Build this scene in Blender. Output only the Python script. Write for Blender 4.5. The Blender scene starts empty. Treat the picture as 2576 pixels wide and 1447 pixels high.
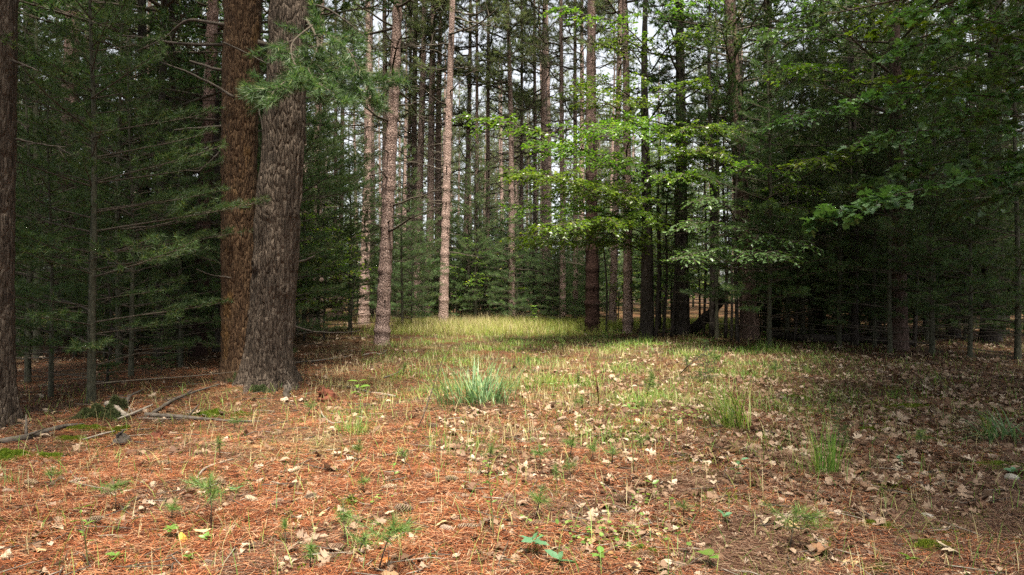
import bpy, math, random
import numpy as np
from mathutils import Vector, Matrix, Euler

R = math.radians
PI = math.pi
rng = np.random.default_rng(11)
random.seed(11)
scene = bpy.context.scene
COL = scene.collection

# ------------------------------------------------------------------ camera
EYE = 1.5
F_PX = 1717.3            # focal length in pixels of a 2576 px wide picture (24 mm on 36 mm)
CU, CV = 1288.0, 723.5
cam_data = bpy.data.cameras.new("camera")
cam_data.sensor_width = 36.0
cam_data.lens = 24.0
cam_data.clip_start = 0.05
cam_data.clip_end = 1500.0
cam = bpy.data.objects.new("camera", cam_data)
COL.objects.link(cam)
cam.location = (0, 0, EYE)
cam.rotation_euler = (R(90), 0, 0)
scene.camera = cam

# ------------------------------------------------------------------ sky and sun
SUN_ELEV, SUN_AZ = R(71), R(168)      # azimuth clockwise from +Y
world = bpy.data.worlds.new("World")
scene.world = world
world.use_nodes = True
wn = world.node_tree
bg = wn.nodes["Background"]
sky = wn.nodes.new("ShaderNodeTexSky")
sky.sky_type = 'NISHITA'
sky.sun_disc = False
sky.sun_elevation = SUN_ELEV
sky.sun_rotation = SUN_AZ
sky.air_density = 1.0
sky.dust_density = 2.0
hs = wn.nodes.new("ShaderNodeHueSaturation")   # thin overcast: a whiter sky
hs.inputs["Saturation"].default_value = 0.22
wn.links.new(sky.outputs[0], hs.inputs["Color"])
wn.links.new(hs.outputs[0], bg.inputs["Color"])
bg.inputs["Strength"].default_value = 0.085

sun_data = bpy.data.lights.new("sun", 'SUN')
sun_data.energy = 5.0
sun_data.angle = R(10)
sun_data.color = (1.0, 0.92, 0.78)
sun = bpy.data.objects.new("sun", sun_data)
COL.objects.link(sun)
sd = Vector((math.sin(SUN_AZ) * math.cos(SUN_ELEV), math.cos(SUN_AZ) * math.cos(SUN_ELEV), math.sin(SUN_ELEV)))
sun.rotation_euler = sd.to_track_quat('Z', 'Y').to_euler()
sun.location = (0, -10, 40)

scene.view_settings.view_transform = 'Standard'
scene.view_settings.look = 'None'
scene.view_settings.exposure = 1.9
scene.view_settings.gamma = 1.0
scene.cycles.max_bounces = 6
scene.cycles.diffuse_bounces = 3
scene.cycles.glossy_bounces = 2
scene.cycles.transmission_bounces = 4
scene.cycles.transparent_max_bounces = 4
scene.cycles.caustics_reflective = False
scene.cycles.caustics_refractive = False
scene.cycles.use_denoising = False

# ------------------------------------------------------------------ helpers: places
def gh(x, y):
    """height of the forest floor"""
    x = np.asarray(x, float); y = np.asarray(y, float)
    h = 0.030 * np.sin(0.9 * x + 0.4) * np.cos(0.7 * y - 0.3) + 0.022 * np.sin(1.9 * x - 1.1 * y) + 0.012 * np.sin(3.7 * x + 2.9 * y + 1.0)
    h += 0.10 * np.exp(-(((x + 4.1) / 1.5) ** 2 + ((y - 10.6) / 1.5) ** 2))
    return h

def gp(u, v):
    """ground point seen at picture position (u, v)"""
    z = 0.0
    for _ in range(12):
        d = (EYE - z) * F_PX / (v - CV)
        x = (u - CU) / F_PX * d
        z = 0.6 * z + 0.4 * float(gh(x, d))
    return Vector((x, d, float(gh(x, d))))

def at(u, v, d):
    return Vector(((u - CU) / F_PX * d, d, EYE - (v - CV) / F_PX * d))

# ------------------------------------------------------------------ helpers: meshes
class MB:
    def __init__(self):
        self.v = []; self.f = []; self.nv = 0
    def add(self, verts, faces, mat=0):
        verts = np.asarray(verts, np.float32).reshape(-1, 3)
        faces = np.asarray(faces, np.int64)
        self.v.append(verts)
        self.f.append((faces + self.nv, mat))
        self.nv += len(verts)
    def mesh(self, name, mats, smooth=False):
        me = bpy.data.meshes.new(name)
        V = np.concatenate(self.v) if self.v else np.zeros((0, 3), np.float32)
        li, ls, mi = [], [], []
        pos = 0
        for f, m in self.f:
            n, k = f.shape
            li.append(f.ravel())
            ls.append(pos + np.arange(n) * k)
            mi.append(np.full(n, m))
            pos += n * k
        li = np.concatenate(li).astype(np.int32); ls = np.concatenate(ls).astype(np.int32); mi = np.concatenate(mi).astype(np.int32)
        me.vertices.add(len(V)); me.vertices.foreach_set("co", V.ravel())
        me.loops.add(len(li)); me.loops.foreach_set("vertex_index", li)
        me.polygons.add(len(ls)); me.polygons.foreach_set("loop_start", ls)
        for m in (mats if isinstance(mats, (list, tuple)) else [mats]):
            me.materials.append(m)
        me.polygons.foreach_set("material_index", mi)
        if smooth:
            me.polygons.foreach_set("use_smooth", np.ones(len(ls), bool))
        me.update(calc_edges=True)
        return me
    def build(self, name, mats, parent=None, smooth=False):
        return link(name, self.mesh(name, mats, smooth), parent)

def link(name, data, parent=None):
    o = bpy.data.objects.new(name, data)
    COL.objects.link(o)
    if parent is not None:
        o.parent = parent
    return o

def tag(o, label=None, cat=None, group=None, kind=None):
    if label: o["label"] = label
    if cat: o["category"] = cat
    if group: o["group"] = group
    if kind: o["kind"] = kind
    return o

def thing(name, label, cat, loc=(0, 0, 0), rot=(0, 0, 0), scale=(1, 1, 1), group=None):
    o = bpy.data.objects.new(name, None)
    o.empty_display_size = 0.2
    COL.objects.link(o)
    o.location = loc; o.rotation_euler = rot; o.scale = scale
    return tag(o, label, cat, group)

def unit(a):
    return a / np.maximum(np.linalg.norm(a, axis=-1, keepdims=True), 1e-9)

def tube(mb, P, rad, sides=6, mat=0, cap=True):
    P = np.asarray(P, float); rad = np.asarray(rad, float) * np.ones(len(P))
    T = unit(np.gradient(P, axis=0))
    mean = unit(P[-1] - P[0])
    ref = np.array([0, 0, 1.0]) if abs(mean[2]) < 0.8 else np.array([1.0, 0, 0])
    N = unit(np.cross(T, ref)); B = np.cross(T, N)
    a = np.linspace(0, 2 * PI, sides, endpoint=False)
    V = P[:, None, :] + rad[:, None, None] * (np.cos(a)[None, :, None] * N[:, None, :] + np.sin(a)[None, :, None] * B[:, None, :])
    k = len(P)
    i = np.arange(k - 1)[:, None] * sides; j = np.arange(sides)[None, :]; j2 = (j + 1) % sides
    F = np.stack([i + j, i + sides + j, i + sides + j2, i + j2], -1).reshape(-1, 4)
    mb.add(V.reshape(-1, 3), F, mat)
    if cap:
        base = mb.nv - k * sides
        mb.f.append((np.array([[base + (k - 1) * sides + q for q in range(sides)][::-1]]), mat))
        mb.f.append((np.array([[base + q for q in range(sides)]]), mat))

def smooth_path(pts, n):
    """Catmull-Rom through pts"""
    P = np.array([list(p) for p in pts], float)
    P = np.vstack([2 * P[0] - P[1], P, 2 * P[-1] - P[-2]])
    t = np.linspace(0, len(P) - 3 - 1e-6, n)
    i = t.astype(int); f = (t - i)[:, None]
    p0, p1, p2, p3 = P[i], P[i + 1], P[i + 2], P[i + 3]
    return 0.5 * (2 * p1 + (p2 - p0) * f + (2 * p0 - 5 * p1 + 4 * p2 - p3) * f ** 2 + (3 * p1 - p0 - 3 * p2 + p3) * f ** 3)

def vnoise(theta, z, nt, nz, r):
    """value noise, periodic in theta (0..1), z in cells"""
    L = r.random((nz + 2, nt))
    x = theta * nt; xi = np.floor(x).astype(int); xf = x - xi
    zi = np.clip(np.floor(z).astype(int), 0, nz); zf = z - zi
    xf = xf * xf * (3 - 2 * xf); zf = zf * zf * (3 - 2 * zf)
    a = L[zi, xi % nt] * (1 - xf) + L[zi, (xi + 1) % nt] * xf
    z2 = np.clip(zi + 1, 0, nz + 1)
    b = L[z2, xi % nt] * (1 - xf) + L[z2, (xi + 1) % nt] * xf
    return a * (1 - zf) + b * zf

def trunk_mesh(mb, P, rad, sides=20, rough=0.012, ridge=24, vstretch=0.14, flare=0.0, roots=5, knots=0, seed=1, mat=0):
    """a tapered trunk with a root flare and fissured bark relief"""
    r = np.random.default_rng(seed)
    P = np.asarray(P, float); rad = np.asarray(rad, float)
    k = len(P)
    T = unit(np.gradient(P, axis=0))
    N = unit(np.cross(T, np.array([0, 1.0, 0]))); B = np.cross(T, N)
    th = np.linspace(0, 1, sides, endpoint=False)
    TH = np.repeat(th[None], k, 0)
    Z = np.repeat((P[:, 2] - P[0, 2])[:, None], sides, 1)
    H = Z.max()
    nz = int(H / vstretch) + 1
    wob = vnoise(TH, Z / 0.5, 6, int(H / 0.5) + 1, r) - 0.5
    n1 = vnoise((TH + 0.03 * wob) % 1.0, Z / vstretch, ridge, nz, r)
    n2 = vnoise(TH, Z / (vstretch * 0.45), ridge * 2, int(H / (vstretch * 0.45)) + 1, r)
    disp = rough * (1.6 * (np.abs(n1 - 0.5) * 2 - 0.5) + 0.5 * (n2 - 0.5)) + 0.05 * rad[:, None] * wob
    ph = r.random() * 6
    lob = 0.55 + 0.45 * np.cos(2 * PI * TH * roots + ph + 0.8 * np.sin(2 * PI * TH * 2 + ph))
    fl = flare * (np.exp(-Z / 0.20) * lob * 1.0 + np.exp(-Z / 0.55) * 0.35)
    rr = rad[:, None] * (1 + fl) + disp
    for _ in range(knots):
        z0 = 0.4 + r.random() * (min(H, 7) - 0.4); t0 = r.random()
        dt = np.abs((TH - t0 + 0.5) % 1 - 0.5) * 2 * PI * rad[:, None]
        q = np.sqrt(dt ** 2 + (Z - z0) ** 2)
        s = 0.05 + 0.04 * r.random()
        rr += s * 0.9 * np.exp(-(q / s) ** 2) - s * 1.0 * np.exp(-(q / (s * 0.45)) ** 2)
    a = TH * 2 * PI
    V = P[:, None, :] + rr[..., None] * (np.cos(a)[..., None] * N[:, None, :] + np.sin(a)[..., None] * B[:, None, :])
    i = np.arange(k - 1)[:, None] * sides; j = np.arange(sides)[None, :]; j2 = (j + 1) % sides
    F = np.stack([i + j, i + j2, i + sides + j2, i + sides + j], -1).reshape(-1, 4)
    mb.add(V.reshape(-1, 3), F, mat)

def needles(mb, C, D, n, L, W, spread, r, mat=0, droop=0.0, back=0.05):
    C = np.asarray(C, float); D = unit(np.asarray(D, float)); T = len(C)
    d = unit(D[:, None, :] + spread * r.normal(size=(T, n, 3)))
    d[..., 2] -= droop; d = unit(d)
    ln = L * (0.7 + 0.5 * r.random((T, n, 1)))
    side = unit(np.cross(d, r.normal(size=(T, n, 3)))) * (W / 2)
    b = C[:, None, :] - D[:, None, :] * (back * r.random((T, n, 1)))
    V = np.stack([b - side, b + side, b + d * ln + side * 0.15], 2).reshape(-1, 3)
    F = np.arange(T * n * 3).reshape(-1, 3)
    mb.add(V, F, mat)

LEAF_OVAL = (np.array([[0, 0, 0], [.35, .27, .05], [.35, -.27, .05], [.72, .2, .03], [.72, -.2, .03], [1, 0, -.1], [.35, 0, 0], [.72, 0, -.03]]),
             [[0, 6, 1], [0, 2, 6], [7, 5, 3], [7, 4, 5], [6, 7, 3], [6, 3, 1], [6, 2, 4], [6, 4, 7]])

def lobed_outline(kind):
    if kind == 'maple':
        half = [(0, 0), (-.06, .16), (-.12, .34), (.02, .36), (.10, .52), (.22, .42), (.34, .60), (.42, .40), (.40, .20), (.58, .26), (.70, .36), (.76, .22), (.88, .14), (1, 0)]
    else:   # oak
        half = [(0, 0), (.12, .06), (.20, .22), (.30, .26), (.36, .10), (.44, .14), (.52, .36), (.62, .38), (.64, .14), (.72, .12), (.80, .28), (.88, .24), (.90, .10), (1, 0)]
    P = half + [(x, -y) for x, y in half[-2:0:-1]]
    return np.array(P)

def lobed_leaf(kind, curl=(0.15, -0.1)):
    P = lobed_outline(kind)
    n = len(P)
    V = [[.45, 0, 0]] + [[x, y, 0] for x, y in P]
    V = np.array(V, float)
    V[:, 2] = curl[0] * V[:, 1] ** 2 * 2 + curl[1] * (V[:, 0] - .4) ** 2 + 0.05 * np.sin(V[:, 0] * 9 + V[:, 1] * 7)
    F = [[0, 1 + i, 1 + (i + 1) % n] for i in range(n)]
    return V, F

def leaves(mb, P, D, Nn, size, tmpl, mat=0):
    """P places, D directions, Nn normals, size lengths"""
    V0, F0 = tmpl
    P = np.asarray(P, float); D = unit(np.asarray(D, float)); Nn = np.asarray(Nn, float)
    Y = unit(np.cross(Nn, D)); Z = np.cross(D, Y)
    s = np.asarray(size)[:, None, None]
    V = P[:, None, :] + s * (V0[None, :, 0:1] * D[:, None] + V0[None, :, 1:2] * Y[:, None] + V0[None, :, 2:3] * Z[:, None])
    m = len(V0)
    F = (np.array(F0)[None] + (np.arange(len(P)) * m)[:, None, None]).reshape(-1, 3)
    mb.add(V.reshape(-1, 3), F, mat)

def blades(mb, base, az, h, lean, width, r, segs=4, mat=0, kink=1.6):
    """grass blades: arching tapered strips"""
    n = len(base)
    t = np.linspace(0, 1, segs + 1)
    dirs = np.stack([np.cos(az), np.sin(az), np.zeros(n)], -1)
    side = np.stack([-np.sin(az + 0.6 * r.normal(size=n)), np.cos(az), np.zeros(n)], -1); side = unit(side)
    out = lean[:, None] * t[None] ** kink
    up = h[:, None] * (t[None] - 0.30 * (lean / np.maximum(h, .01))[:, None] * t[None] ** 2.4)
    C = base[:, None, :] + dirs[:, None, :] * out[..., None]
    C[..., 2] += up
    w = width[:, None] * np.array([0.7] + [1 - q ** 2 * 0.9 for q in t[1:]])[None] / 2
    V = np.stack([C - side[:, None] * w[..., None], C + side[:, None] * w[..., None]], 2).reshape(n, -1, 3)
    k = segs + 1
    f = np.array([[2 * i, 2 * i + 1, 2 * i + 3, 2 * i + 2] for i in range(segs)])
    F = (f[None] + (np.arange(n) * 2 * k)[:, None, None]).reshape(-1, 4)
    mb.add(V.reshape(-1, 3), F, mat)

# ------------------------------------------------------------------ helpers: materials
def new_mat(name):
    m = bpy.data.materials.new(name); m.use_nodes = True
    nt = m.node_tree
    for n in list(nt.nodes): nt.nodes.remove(n)
    out = nt.nodes.new("ShaderNodeOutputMaterial")
    return m, nt, out

def ramp(nt, fac, stops, interp='LINEAR'):
    r = nt.nodes.new("ShaderNodeValToRGB")
    r.color_ramp.interpolation = interp
    e = r.color_ramp.elements
    while len(e) < len(stops): e.new(0.5)
    for el, (p, c) in zip(e, stops):
        el.position = p; el.color = (*c, 1)
    nt.links.new(fac, r.inputs[0])
    return r.outputs[0]

def noise(nt, vec, scale, detail=3, rough=0.55):
    n = nt.nodes.new("ShaderNodeTexNoise")
    n.inputs["Scale"].default_value = scale; n.inputs["Detail"].default_value = detail; n.inputs["Roughness"].default_value = rough
    if vec is not None: nt.links.new(vec, n.inputs["Vector"])
    return n.outputs[0]

def mapping(nt, scale, coord="Object"):
    tc = nt.nodes.new("ShaderNodeTexCoord"); mp = nt.nodes.new("ShaderNodeMapping")
    mp.inputs["Scale"].default_value = scale
    nt.links.new(tc.outputs[coord], mp.inputs["Vector"])
    return mp.outputs[0]

def mixc(nt, fac, a, b, mode='MIX'):
    m = nt.nodes.new("ShaderNodeMix"); m.data_type = 'RGBA'; m.blend_type = mode
    for sock, val in ((m.inputs[0], fac), (m.inputs[6], a), (m.inputs[7], b)):
        if isinstance(val, (int, float)): sock.default_value = val
        elif isinstance(val, tuple): sock.default_value = (*val, 1)
        else: nt.links.new(val, sock)
    return m.outputs[2]

def math_node(nt, op, a, b=0.0):
    m = nt.nodes.new("ShaderNodeMath"); m.operation = op
    for s, v in ((m.inputs[0], a), (m.inputs[1], b)):
        if isinstance(v, (int, float)): s.default_value = v
        else: nt.links.new(v, s)
    return m.outputs[0]

def principled(nt, out, color, rough=0.8, spec=0.3, normal=None):
    p = nt.nodes.new("ShaderNodeBsdfPrincipled")
    if isinstance(color, tuple): p.inputs["Base Color"].default_value = (*color, 1)
    else: nt.links.new(color, p.inputs["Base Color"])
    p.inputs["Roughness"].default_value = rough
    p.inputs["Specular IOR Level"].default_value = spec
    if normal is not None: nt.links.new(normal, p.inputs["Normal"])
    if out is not None: nt.links.new(p.outputs[0], out.inputs["Surface"])
    return p

def bump(nt, h, strength, dist):
    b = nt.nodes.new("ShaderNodeBump")
    b.inputs["Strength"].default_value = strength; b.inputs["Distance"].default_value = dist
    nt.links.new(h, b.inputs["Height"])
    return b.outputs[0]

def foliage_mat(name, stops, transl=0.35, tcol=None, rough=0.5, spec=0.35, island=True):
    """leaves and needles: every leaf its own tone, light passing through"""
    m, nt, out = new_mat(name)
    if island:
        g = nt.nodes.new("ShaderNodeNewGeometry"); fac = g.outputs["Random Per Island"]
    else:
        fac = nt.nodes.new("ShaderNodeObjectInfo").outputs["Random"]
    c = ramp(nt, fac, stops)
    oi = nt.nodes.new("ShaderNodeObjectInfo")
    h = nt.nodes.new("ShaderNodeHueSaturation")
    nt.links.new(c, h.inputs["Color"])
    val = math_node(nt, 'MULTIPLY_ADD', oi.outputs["Random"], 0.35); val.node.inputs[2].default_value = 0.82
    nt.links.new(val, h.inputs["Value"])
    hue = math_node(nt, 'MULTIPLY_ADD', oi.outputs["Random"], 0.03); hue.node.inputs[2].default_value = 0.485
    nt.links.new(hue, h.inputs["Hue"])
    c = h.outputs[0]
    p = principled(nt, None, c, rough, spec)
    t = nt.nodes.new("ShaderNodeBsdfTranslucent")
    tc = mixc(nt, 1.0, c, tcol or (1, 1, 1), 'MULTIPLY')
    nt.links.new(tc, t.inputs["Color"])
    mx = nt.nodes.new("ShaderNodeMixShader"); mx.inputs[0].default_value = transl
    nt.links.new(p.outputs[0], mx.inputs[1]); nt.links.new(t.outputs[0], mx.inputs[2])
    nt.links.new(mx.outputs[0], out.inputs["Surface"])
    return m

def bark_mat(name, stops, scale=(9, 9, 2.2), bstr=0.9, bdist=0.03, lichen=None, lichen_amt=0.55, low=None):
    m, nt, out = new_mat(name)
    v = mapping(nt, scale)
    oi = nt.nodes.new("ShaderNodeObjectInfo")
    add = nt.nodes.new("ShaderNodeVectorMath"); add.operation = 'ADD'
    sc = nt.nodes.new("ShaderNodeVectorMath"); sc.operation = 'SCALE'
    nt.links.new(oi.outputs["Location"], sc.inputs[0]); sc.inputs[3].default_value = 3.1
    nt.links.new(v, add.inputs[0]); nt.links.new(sc.outputs[0], add.inputs[1])
    v = add.outputs[0]
    n1 = noise(nt, v, 1.3, 6, 0.65)
    vo = nt.nodes.new("ShaderNodeTexVoronoi"); vo.feature = 'DISTANCE_TO_EDGE'; vo.inputs["Scale"].default_value = 1.6
    wv = mixc(nt, 0.25, v, None) if False else v
    nt.links.new(wv, vo.inputs["Vector"])
    n2 = noise(nt, v, 7.0, 4, 0.7)
    c = ramp(nt, n1, stops)
    c = mixc(nt, 0.55, c, ramp(nt, n2, [(.25, (.55, .52, .5)), (.75, (1.25, 1.2, 1.15))]), 'MULTIPLY')
    if lichen:
        lv = mapping(nt, (1.6, 1.6, 0.8))
        ln = noise(nt, lv, 1.7, 5, 0.6)
        lm = ramp(nt, ln, [(lichen_amt, (0, 0, 0)), (lichen_amt + .12, (1, 1, 1))])
        c = mixc(nt, math_node(nt, 'MULTIPLY', lm, 0.65), c, lichen)
    if low:   # older, browner foot, with canopy shade painted into the bark colour
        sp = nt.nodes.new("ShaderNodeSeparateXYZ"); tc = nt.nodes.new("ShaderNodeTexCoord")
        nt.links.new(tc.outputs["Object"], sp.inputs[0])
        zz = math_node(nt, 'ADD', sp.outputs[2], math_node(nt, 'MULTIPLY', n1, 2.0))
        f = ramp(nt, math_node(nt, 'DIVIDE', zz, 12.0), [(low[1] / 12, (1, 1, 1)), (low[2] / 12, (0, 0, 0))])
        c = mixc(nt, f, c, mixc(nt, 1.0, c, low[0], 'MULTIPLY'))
    crack = ramp(nt, vo.outputs["Distance"], [(0.0, (0, 0, 0)), (0.22, (1, 1, 1))])
    h = math_node(nt, 'ADD', math_node(nt, 'MULTIPLY', crack, 0.7), math_node(nt, 'MULTIPLY', n2, 0.6))
    principled(nt, out, c, 0.9, 0.15, bump(nt, h, bstr, bdist))
    return m

def plain_mat(name, stops, scale=20, rough=0.85, spec=0.2, stretch=(1, 1, 1), bstr=0.4, bdist=0.004, rnd=False):
    m, nt, out = new_mat(name)
    v = mapping(nt, stretch)
    n = noise(nt, v, scale, 5, 0.6)
    c = ramp(nt, n, stops)
    if rnd:
        oi = nt.nodes.new("ShaderNodeObjectInfo")
        c = mixc(nt, 1.0, c, ramp(nt, oi.outputs["Random"], [(0, (.6, .55, .5)), (.5, (1, 1, 1)), (1, (1.15, .95, .8))]), 'MULTIPLY')
    principled(nt, out, c, rough, spec, bump(nt, n, bstr, bdist))
    return m

M = {}
M['bark_grey'] = bark_mat("bark_white_pine", [(.3, (.038, .029, .022)), (.5, (.108, .083, .064)), (.72, (.215, .175, .14))], (15, 15, 3.0), 1.0, 0.06, (.24, .26, .22), .64)
M['bark_orange'] = bark_mat("bark_orange_brown", [(.3, (.034, .020, .012)), (.5, (.085, .050, .028)), (.72, (.16, .105, .060))], (17, 17, 3.6), 1.0, 0.03, (.19, .105, .035), .60)
M['bark_red'] = bark_mat("bark_red_pine", [(.3, (.16, .105, .09)), (.5, (.32, .23, .20)), (.72, (.48, .37, .335))], (13, 13, 6), 0.9, 0.03)
M['bark_shaded_foot'] = bark_mat("bark_red_pine_old_shaded_foot", [(.3, (.15, .095, .08)), (.5, (.29, .20, .175)), (.72, (.44, .33, .30))], (13, 13, 6), 0.9, 0.02, low=((.15, .12, .11), 5.2, 8.5))  # old bark at the foot, darkened further in the colour for canopy shade
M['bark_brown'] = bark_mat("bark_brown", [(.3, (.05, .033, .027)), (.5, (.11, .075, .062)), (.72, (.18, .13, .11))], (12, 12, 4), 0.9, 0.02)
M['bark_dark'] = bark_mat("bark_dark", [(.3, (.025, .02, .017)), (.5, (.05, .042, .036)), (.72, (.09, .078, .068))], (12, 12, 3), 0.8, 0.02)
M['bark_young'] = bark_mat("bark_young_pine", [(.3, (.03, .032, .022)), (.5, (.065, .066, .045)), (.72, (.12, .115, .085))], (20, 20, 6), 0.5, 0.008)
M['twig'] = plain_mat("twig_bark", [(.3, (.04, .032, .024)), (.7, (.10, .082, .062))], 30)
M['deadwood'] = plain_mat("dead_branch_wood", [(.3, (.035, .028, .022)), (.7, (.11, .092, .076))], 14, stretch=(1, 1, 1), bstr=0.7, bdist=.01)
M['palewood'] = plain_mat("bleached_wood", [(.3, (.10, .08, .062)), (.7, (.30, .26, .215))], 18, bstr=0.7, bdist=.01)
M['redwood'] = plain_mat("rotten_red_wood", [(.3, (.05, .016, .009)), (.7, (.14, .045, .024))], 25, bstr=0.9, bdist=.02)
M['needle_white'] = foliage_mat("white_pine_needles", [(0, (.028, .052, .019)), (.5, (.055, .098, .033)), (.85, (.09, .14, .046)), (1, (.14, .13, .03))], .38, (1.1, 1.3, .7))
M['needle_near'] = foliage_mat("white_pine_fresh_needles", [(0, (.030, .058, .024)), (.5, (.060, .105, .040)), (.9, (.105, .155, .062)), (1, (.17, .16, .05))], .35, (1.1, 1.3, .7))
M['needle_sunlit'] = foliage_mat("white_pine_sunlit_needles", [(0, (.055, .10, .052)), (.5, (.115, .18, .075)), (.9, (.18, .25, .11)), (1, (.24, .24, .07))], .5, (1.1, 1.25, .8))  # brighter copy of the needles, sunlight of the open stand in the colour
M['needle_red'] = foliage_mat("red_pine_needles", [(0, (.07, .095, .05)), (.5, (.125, .155, .08)), (.9, (.18, .205, .11)), (1, (.20, .16, .09))], .62, (1.1, 1.2, .7))
M['leaf_beech'] = foliage_mat("bright_green_leaf", [(0, (.036, .075, .010)), (.5, (.072, .138, .015)), (.9, (.12, .20, .022)), (1, (.20, .24, .03))], .45, (1.3, 1.35, .6), 0.36, 0.6)
M['leaf_under'] = foliage_mat("understory_leaf", [(0, (.05, .095, .016)), (.5, (.095, .17, .026)), (.9, (.16, .24, .03)), (1, (.28, .28, .04))], .5, (1.3, 1.4, .6), 0.42, 0.45)
M['leaf_oak'] = foliage_mat("dark_green_leaf", [(0, (.045, .090, .030)), (.5, (.08, .145, .050)), (1, (.11, .19, .06))], .3, (1.2, 1.4, .6), 0.4, 0.5)
M['grass_blue'] = foliage_mat("blue_green_grass", [(0, (.06, .12, .045)), (.5, (.12, .21, .085)), (.92, (.21, .31, .14)), (.95, (.30, .27, .13)), (1, (.38, .33, .17))], .35, (1.1, 1.2, .8), 0.45, 0.4)
M['grass_green'] = foliage_mat("green_grass", [(0, (.07, .14, .022)), (.6, (.15, .25, .04)), (.85, (.28, .33, .08)), (1, (.40, .34, .15))], .4, (1.2, 1.2, .6))
M['grass_straw'] = foliage_mat("straw_grass", [(0, (.20, .17, .06)), (.5, (.34, .29, .12)), (1, (.50, .44, .24))], .35)
M['grass_far'] = foliage_mat("meadow_grass_blade", [(0, (.14, .20, .03)), (.5, (.26, .33, .05)), (.8, (.37, .40, .09)), (1, (.46, .38, .17))], .45)
M['litter'] = foliage_mat("fallen_needle", [(0, (.035, .013, .006)), (.22, (.11, .038, .014)), (.55, (.29, .108, .034)), (.82, (.46, .215, .08)), (1, (.62, .44, .25))], .1, None, .6, .25)
M['litter_old'] = foliage_mat("old_fallen_needle", [(0, (.035, .018, .010)), (.3, (.09, .045, .024)), (.6, (.17, .095, .052)), (.9, (.28, .19, .12)), (1, (.40, .31, .20))], .1, None, .6, .25)
M['dry_pale'] = foliage_mat("dry_pale_leaf", [(0, (.19, .13, .085)), (.5, (.28, .20, .14)), (1, (.38, .30, .22))], .2, None, .7, .25, island=False)
M['dry_tan'] = foliage_mat("dry_tan_leaf", [(0, (.26, .15, .075)), (.5, (.36, .22, .12)), (1, (.45, .30, .17))], .2, None, .7, .25, island=False)
M['dry_brown'] = foliage_mat("dry_brown_leaf", [(0, (.10, .05, .026)), (.5, (.18, .085, .04)), (1, (.26, .13, .06))], .15, None, .65, .3, island=False)
M['dry_mix'] = foliage_mat("small_dry_leaf", [(0, (.09, .045, .026)), (.4, (.18, .11, .065)), (.75, (.29, .205, .14)), (1, (.44, .35, .26))], .2, None, .7, .25)
M['dry_orange'] = foliage_mat("dry_orange_leaf", [(0, (.42, .17, .035)), (1, (.55, .28, .05))], .2, None, .7, .25, island=False)
M['moss'] = foliage_mat("moss", [(0, (.06, .095, .012)), (.5, (.12, .165, .018)), (1, (.23, .26, .03))], .3, (1.2, 1.2, .5), .8, .1)
M['moss_dark'] = foliage_mat("dark_moss", [(0, (.045, .06, .025)), (.5, (.085, .115, .045)), (.85, (.14, .17, .075)), (1, (.19, .13, .07))], .3, None, .8, .1)
M['cone_core'] = plain_mat("cone_core", [(.3, (.03, .018, .012)), (.7, (.07, .042, .028))], 40)
M['cone'] = foliage_mat("cone_scale", [(0, (.08, .048, .03)), (.5, (.15, .095, .06)), (1, (.24, .16, .11))], 0.0, None, .7, .2)
M['cone_tip'] = foliage_mat("cone_scale_tip", [(0, (.19, .135, .09)), (1, (.33, .26, .19))], 0.0, None, .7, .2)
M['stone'] = plain_mat("pale_stone", [(.3, (.20, .18, .15)), (.7, (.33, .31, .27))], 30, bstr=.5, bdist=.005)
M['herb'] = foliage_mat("herb_leaf", [(0, (.09, .17, .03)), (.5, (.15, .26, .05)), (1, (.27, .38, .11))], .4, (1.2, 1.2, .6), .4, .4)
M['herb_blue'] = foliage_mat("herb_bluish_leaf", [(0, (.07, .17, .09)), (.5, (.12, .25, .13)), (1, (.2, .34, .2))], .35, (1.1, 1.2, .7), .4, .4)
M['stem'] = plain_mat("herb_stem", [(.3, (.09, .10, .03)), (.7, (.16, .15, .06))], 30)
M['needle_seed'] = foliage_mat("seedling_needles", [(0, (.06, .12, .03)), (.5, (.12, .20, .045)), (1, (.24, .31, .09))], .35, (1.2, 1.2, .6))

# ground
def ground_material():
    m, nt, out = new_mat("forest_floor")
    tc = nt.nodes.new("ShaderNodeTexCoord")
    big = noise(nt, tc.outputs["Object"], 0.35, 3)
    mid = noise(nt, tc.outputs["Object"], 2.2, 5, .6)
    fine = noise(nt, mapping(nt, (22, 60, 30)), 1.0, 6, .75)
    fine2 = noise(nt, mapping(nt, (70, 28, 30)), 1.0, 6, .75)
    f = math_node(nt, 'ADD', math_node(nt, 'MULTIPLY', fine, .5), math_node(nt, 'MULTIPLY', fine2, .5))
    c = ramp(nt, f, [(.36, (.018, .010, .006)), (.48, (.055, .026, .013)), (.58, (.13, .060, .028)), (.70, (.26, .14, .075))])
    c2 = ramp(nt, f, [(.34, (.035, .028, .011)), (.5, (.10, .08, .03)), (.68, (.25, .21, .10))])
    c = mixc(nt, ramp(nt, noise(nt, tc.outputs['Object'], 1.1, 4, .65), [(.42, (0, 0, 0)), (.60, (1, 1, 1))]), c, ramp(nt, f, [(.36, (.014, .010, .007)), (.5, (.042, .028, .018)), (.70, (.13, .09, .058))]))
    k = ramp(nt, mid, [(.45, (0, 0, 0)), (.62, (1, 1, 1))])
    k2 = ramp(nt, big, [(.42, (0, 0, 0)), (.6, (1, 1, 1))])
    c = mixc(nt, math_node(nt, 'MULTIPLY', k, math_node(nt, 'MULTIPLY', k2, .6)), c, c2)
    principled(nt, out, c, 0.95, 0.1, bump(nt, f, 0.9, 0.03))
    return m
M['ground'] = ground_material()

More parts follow.
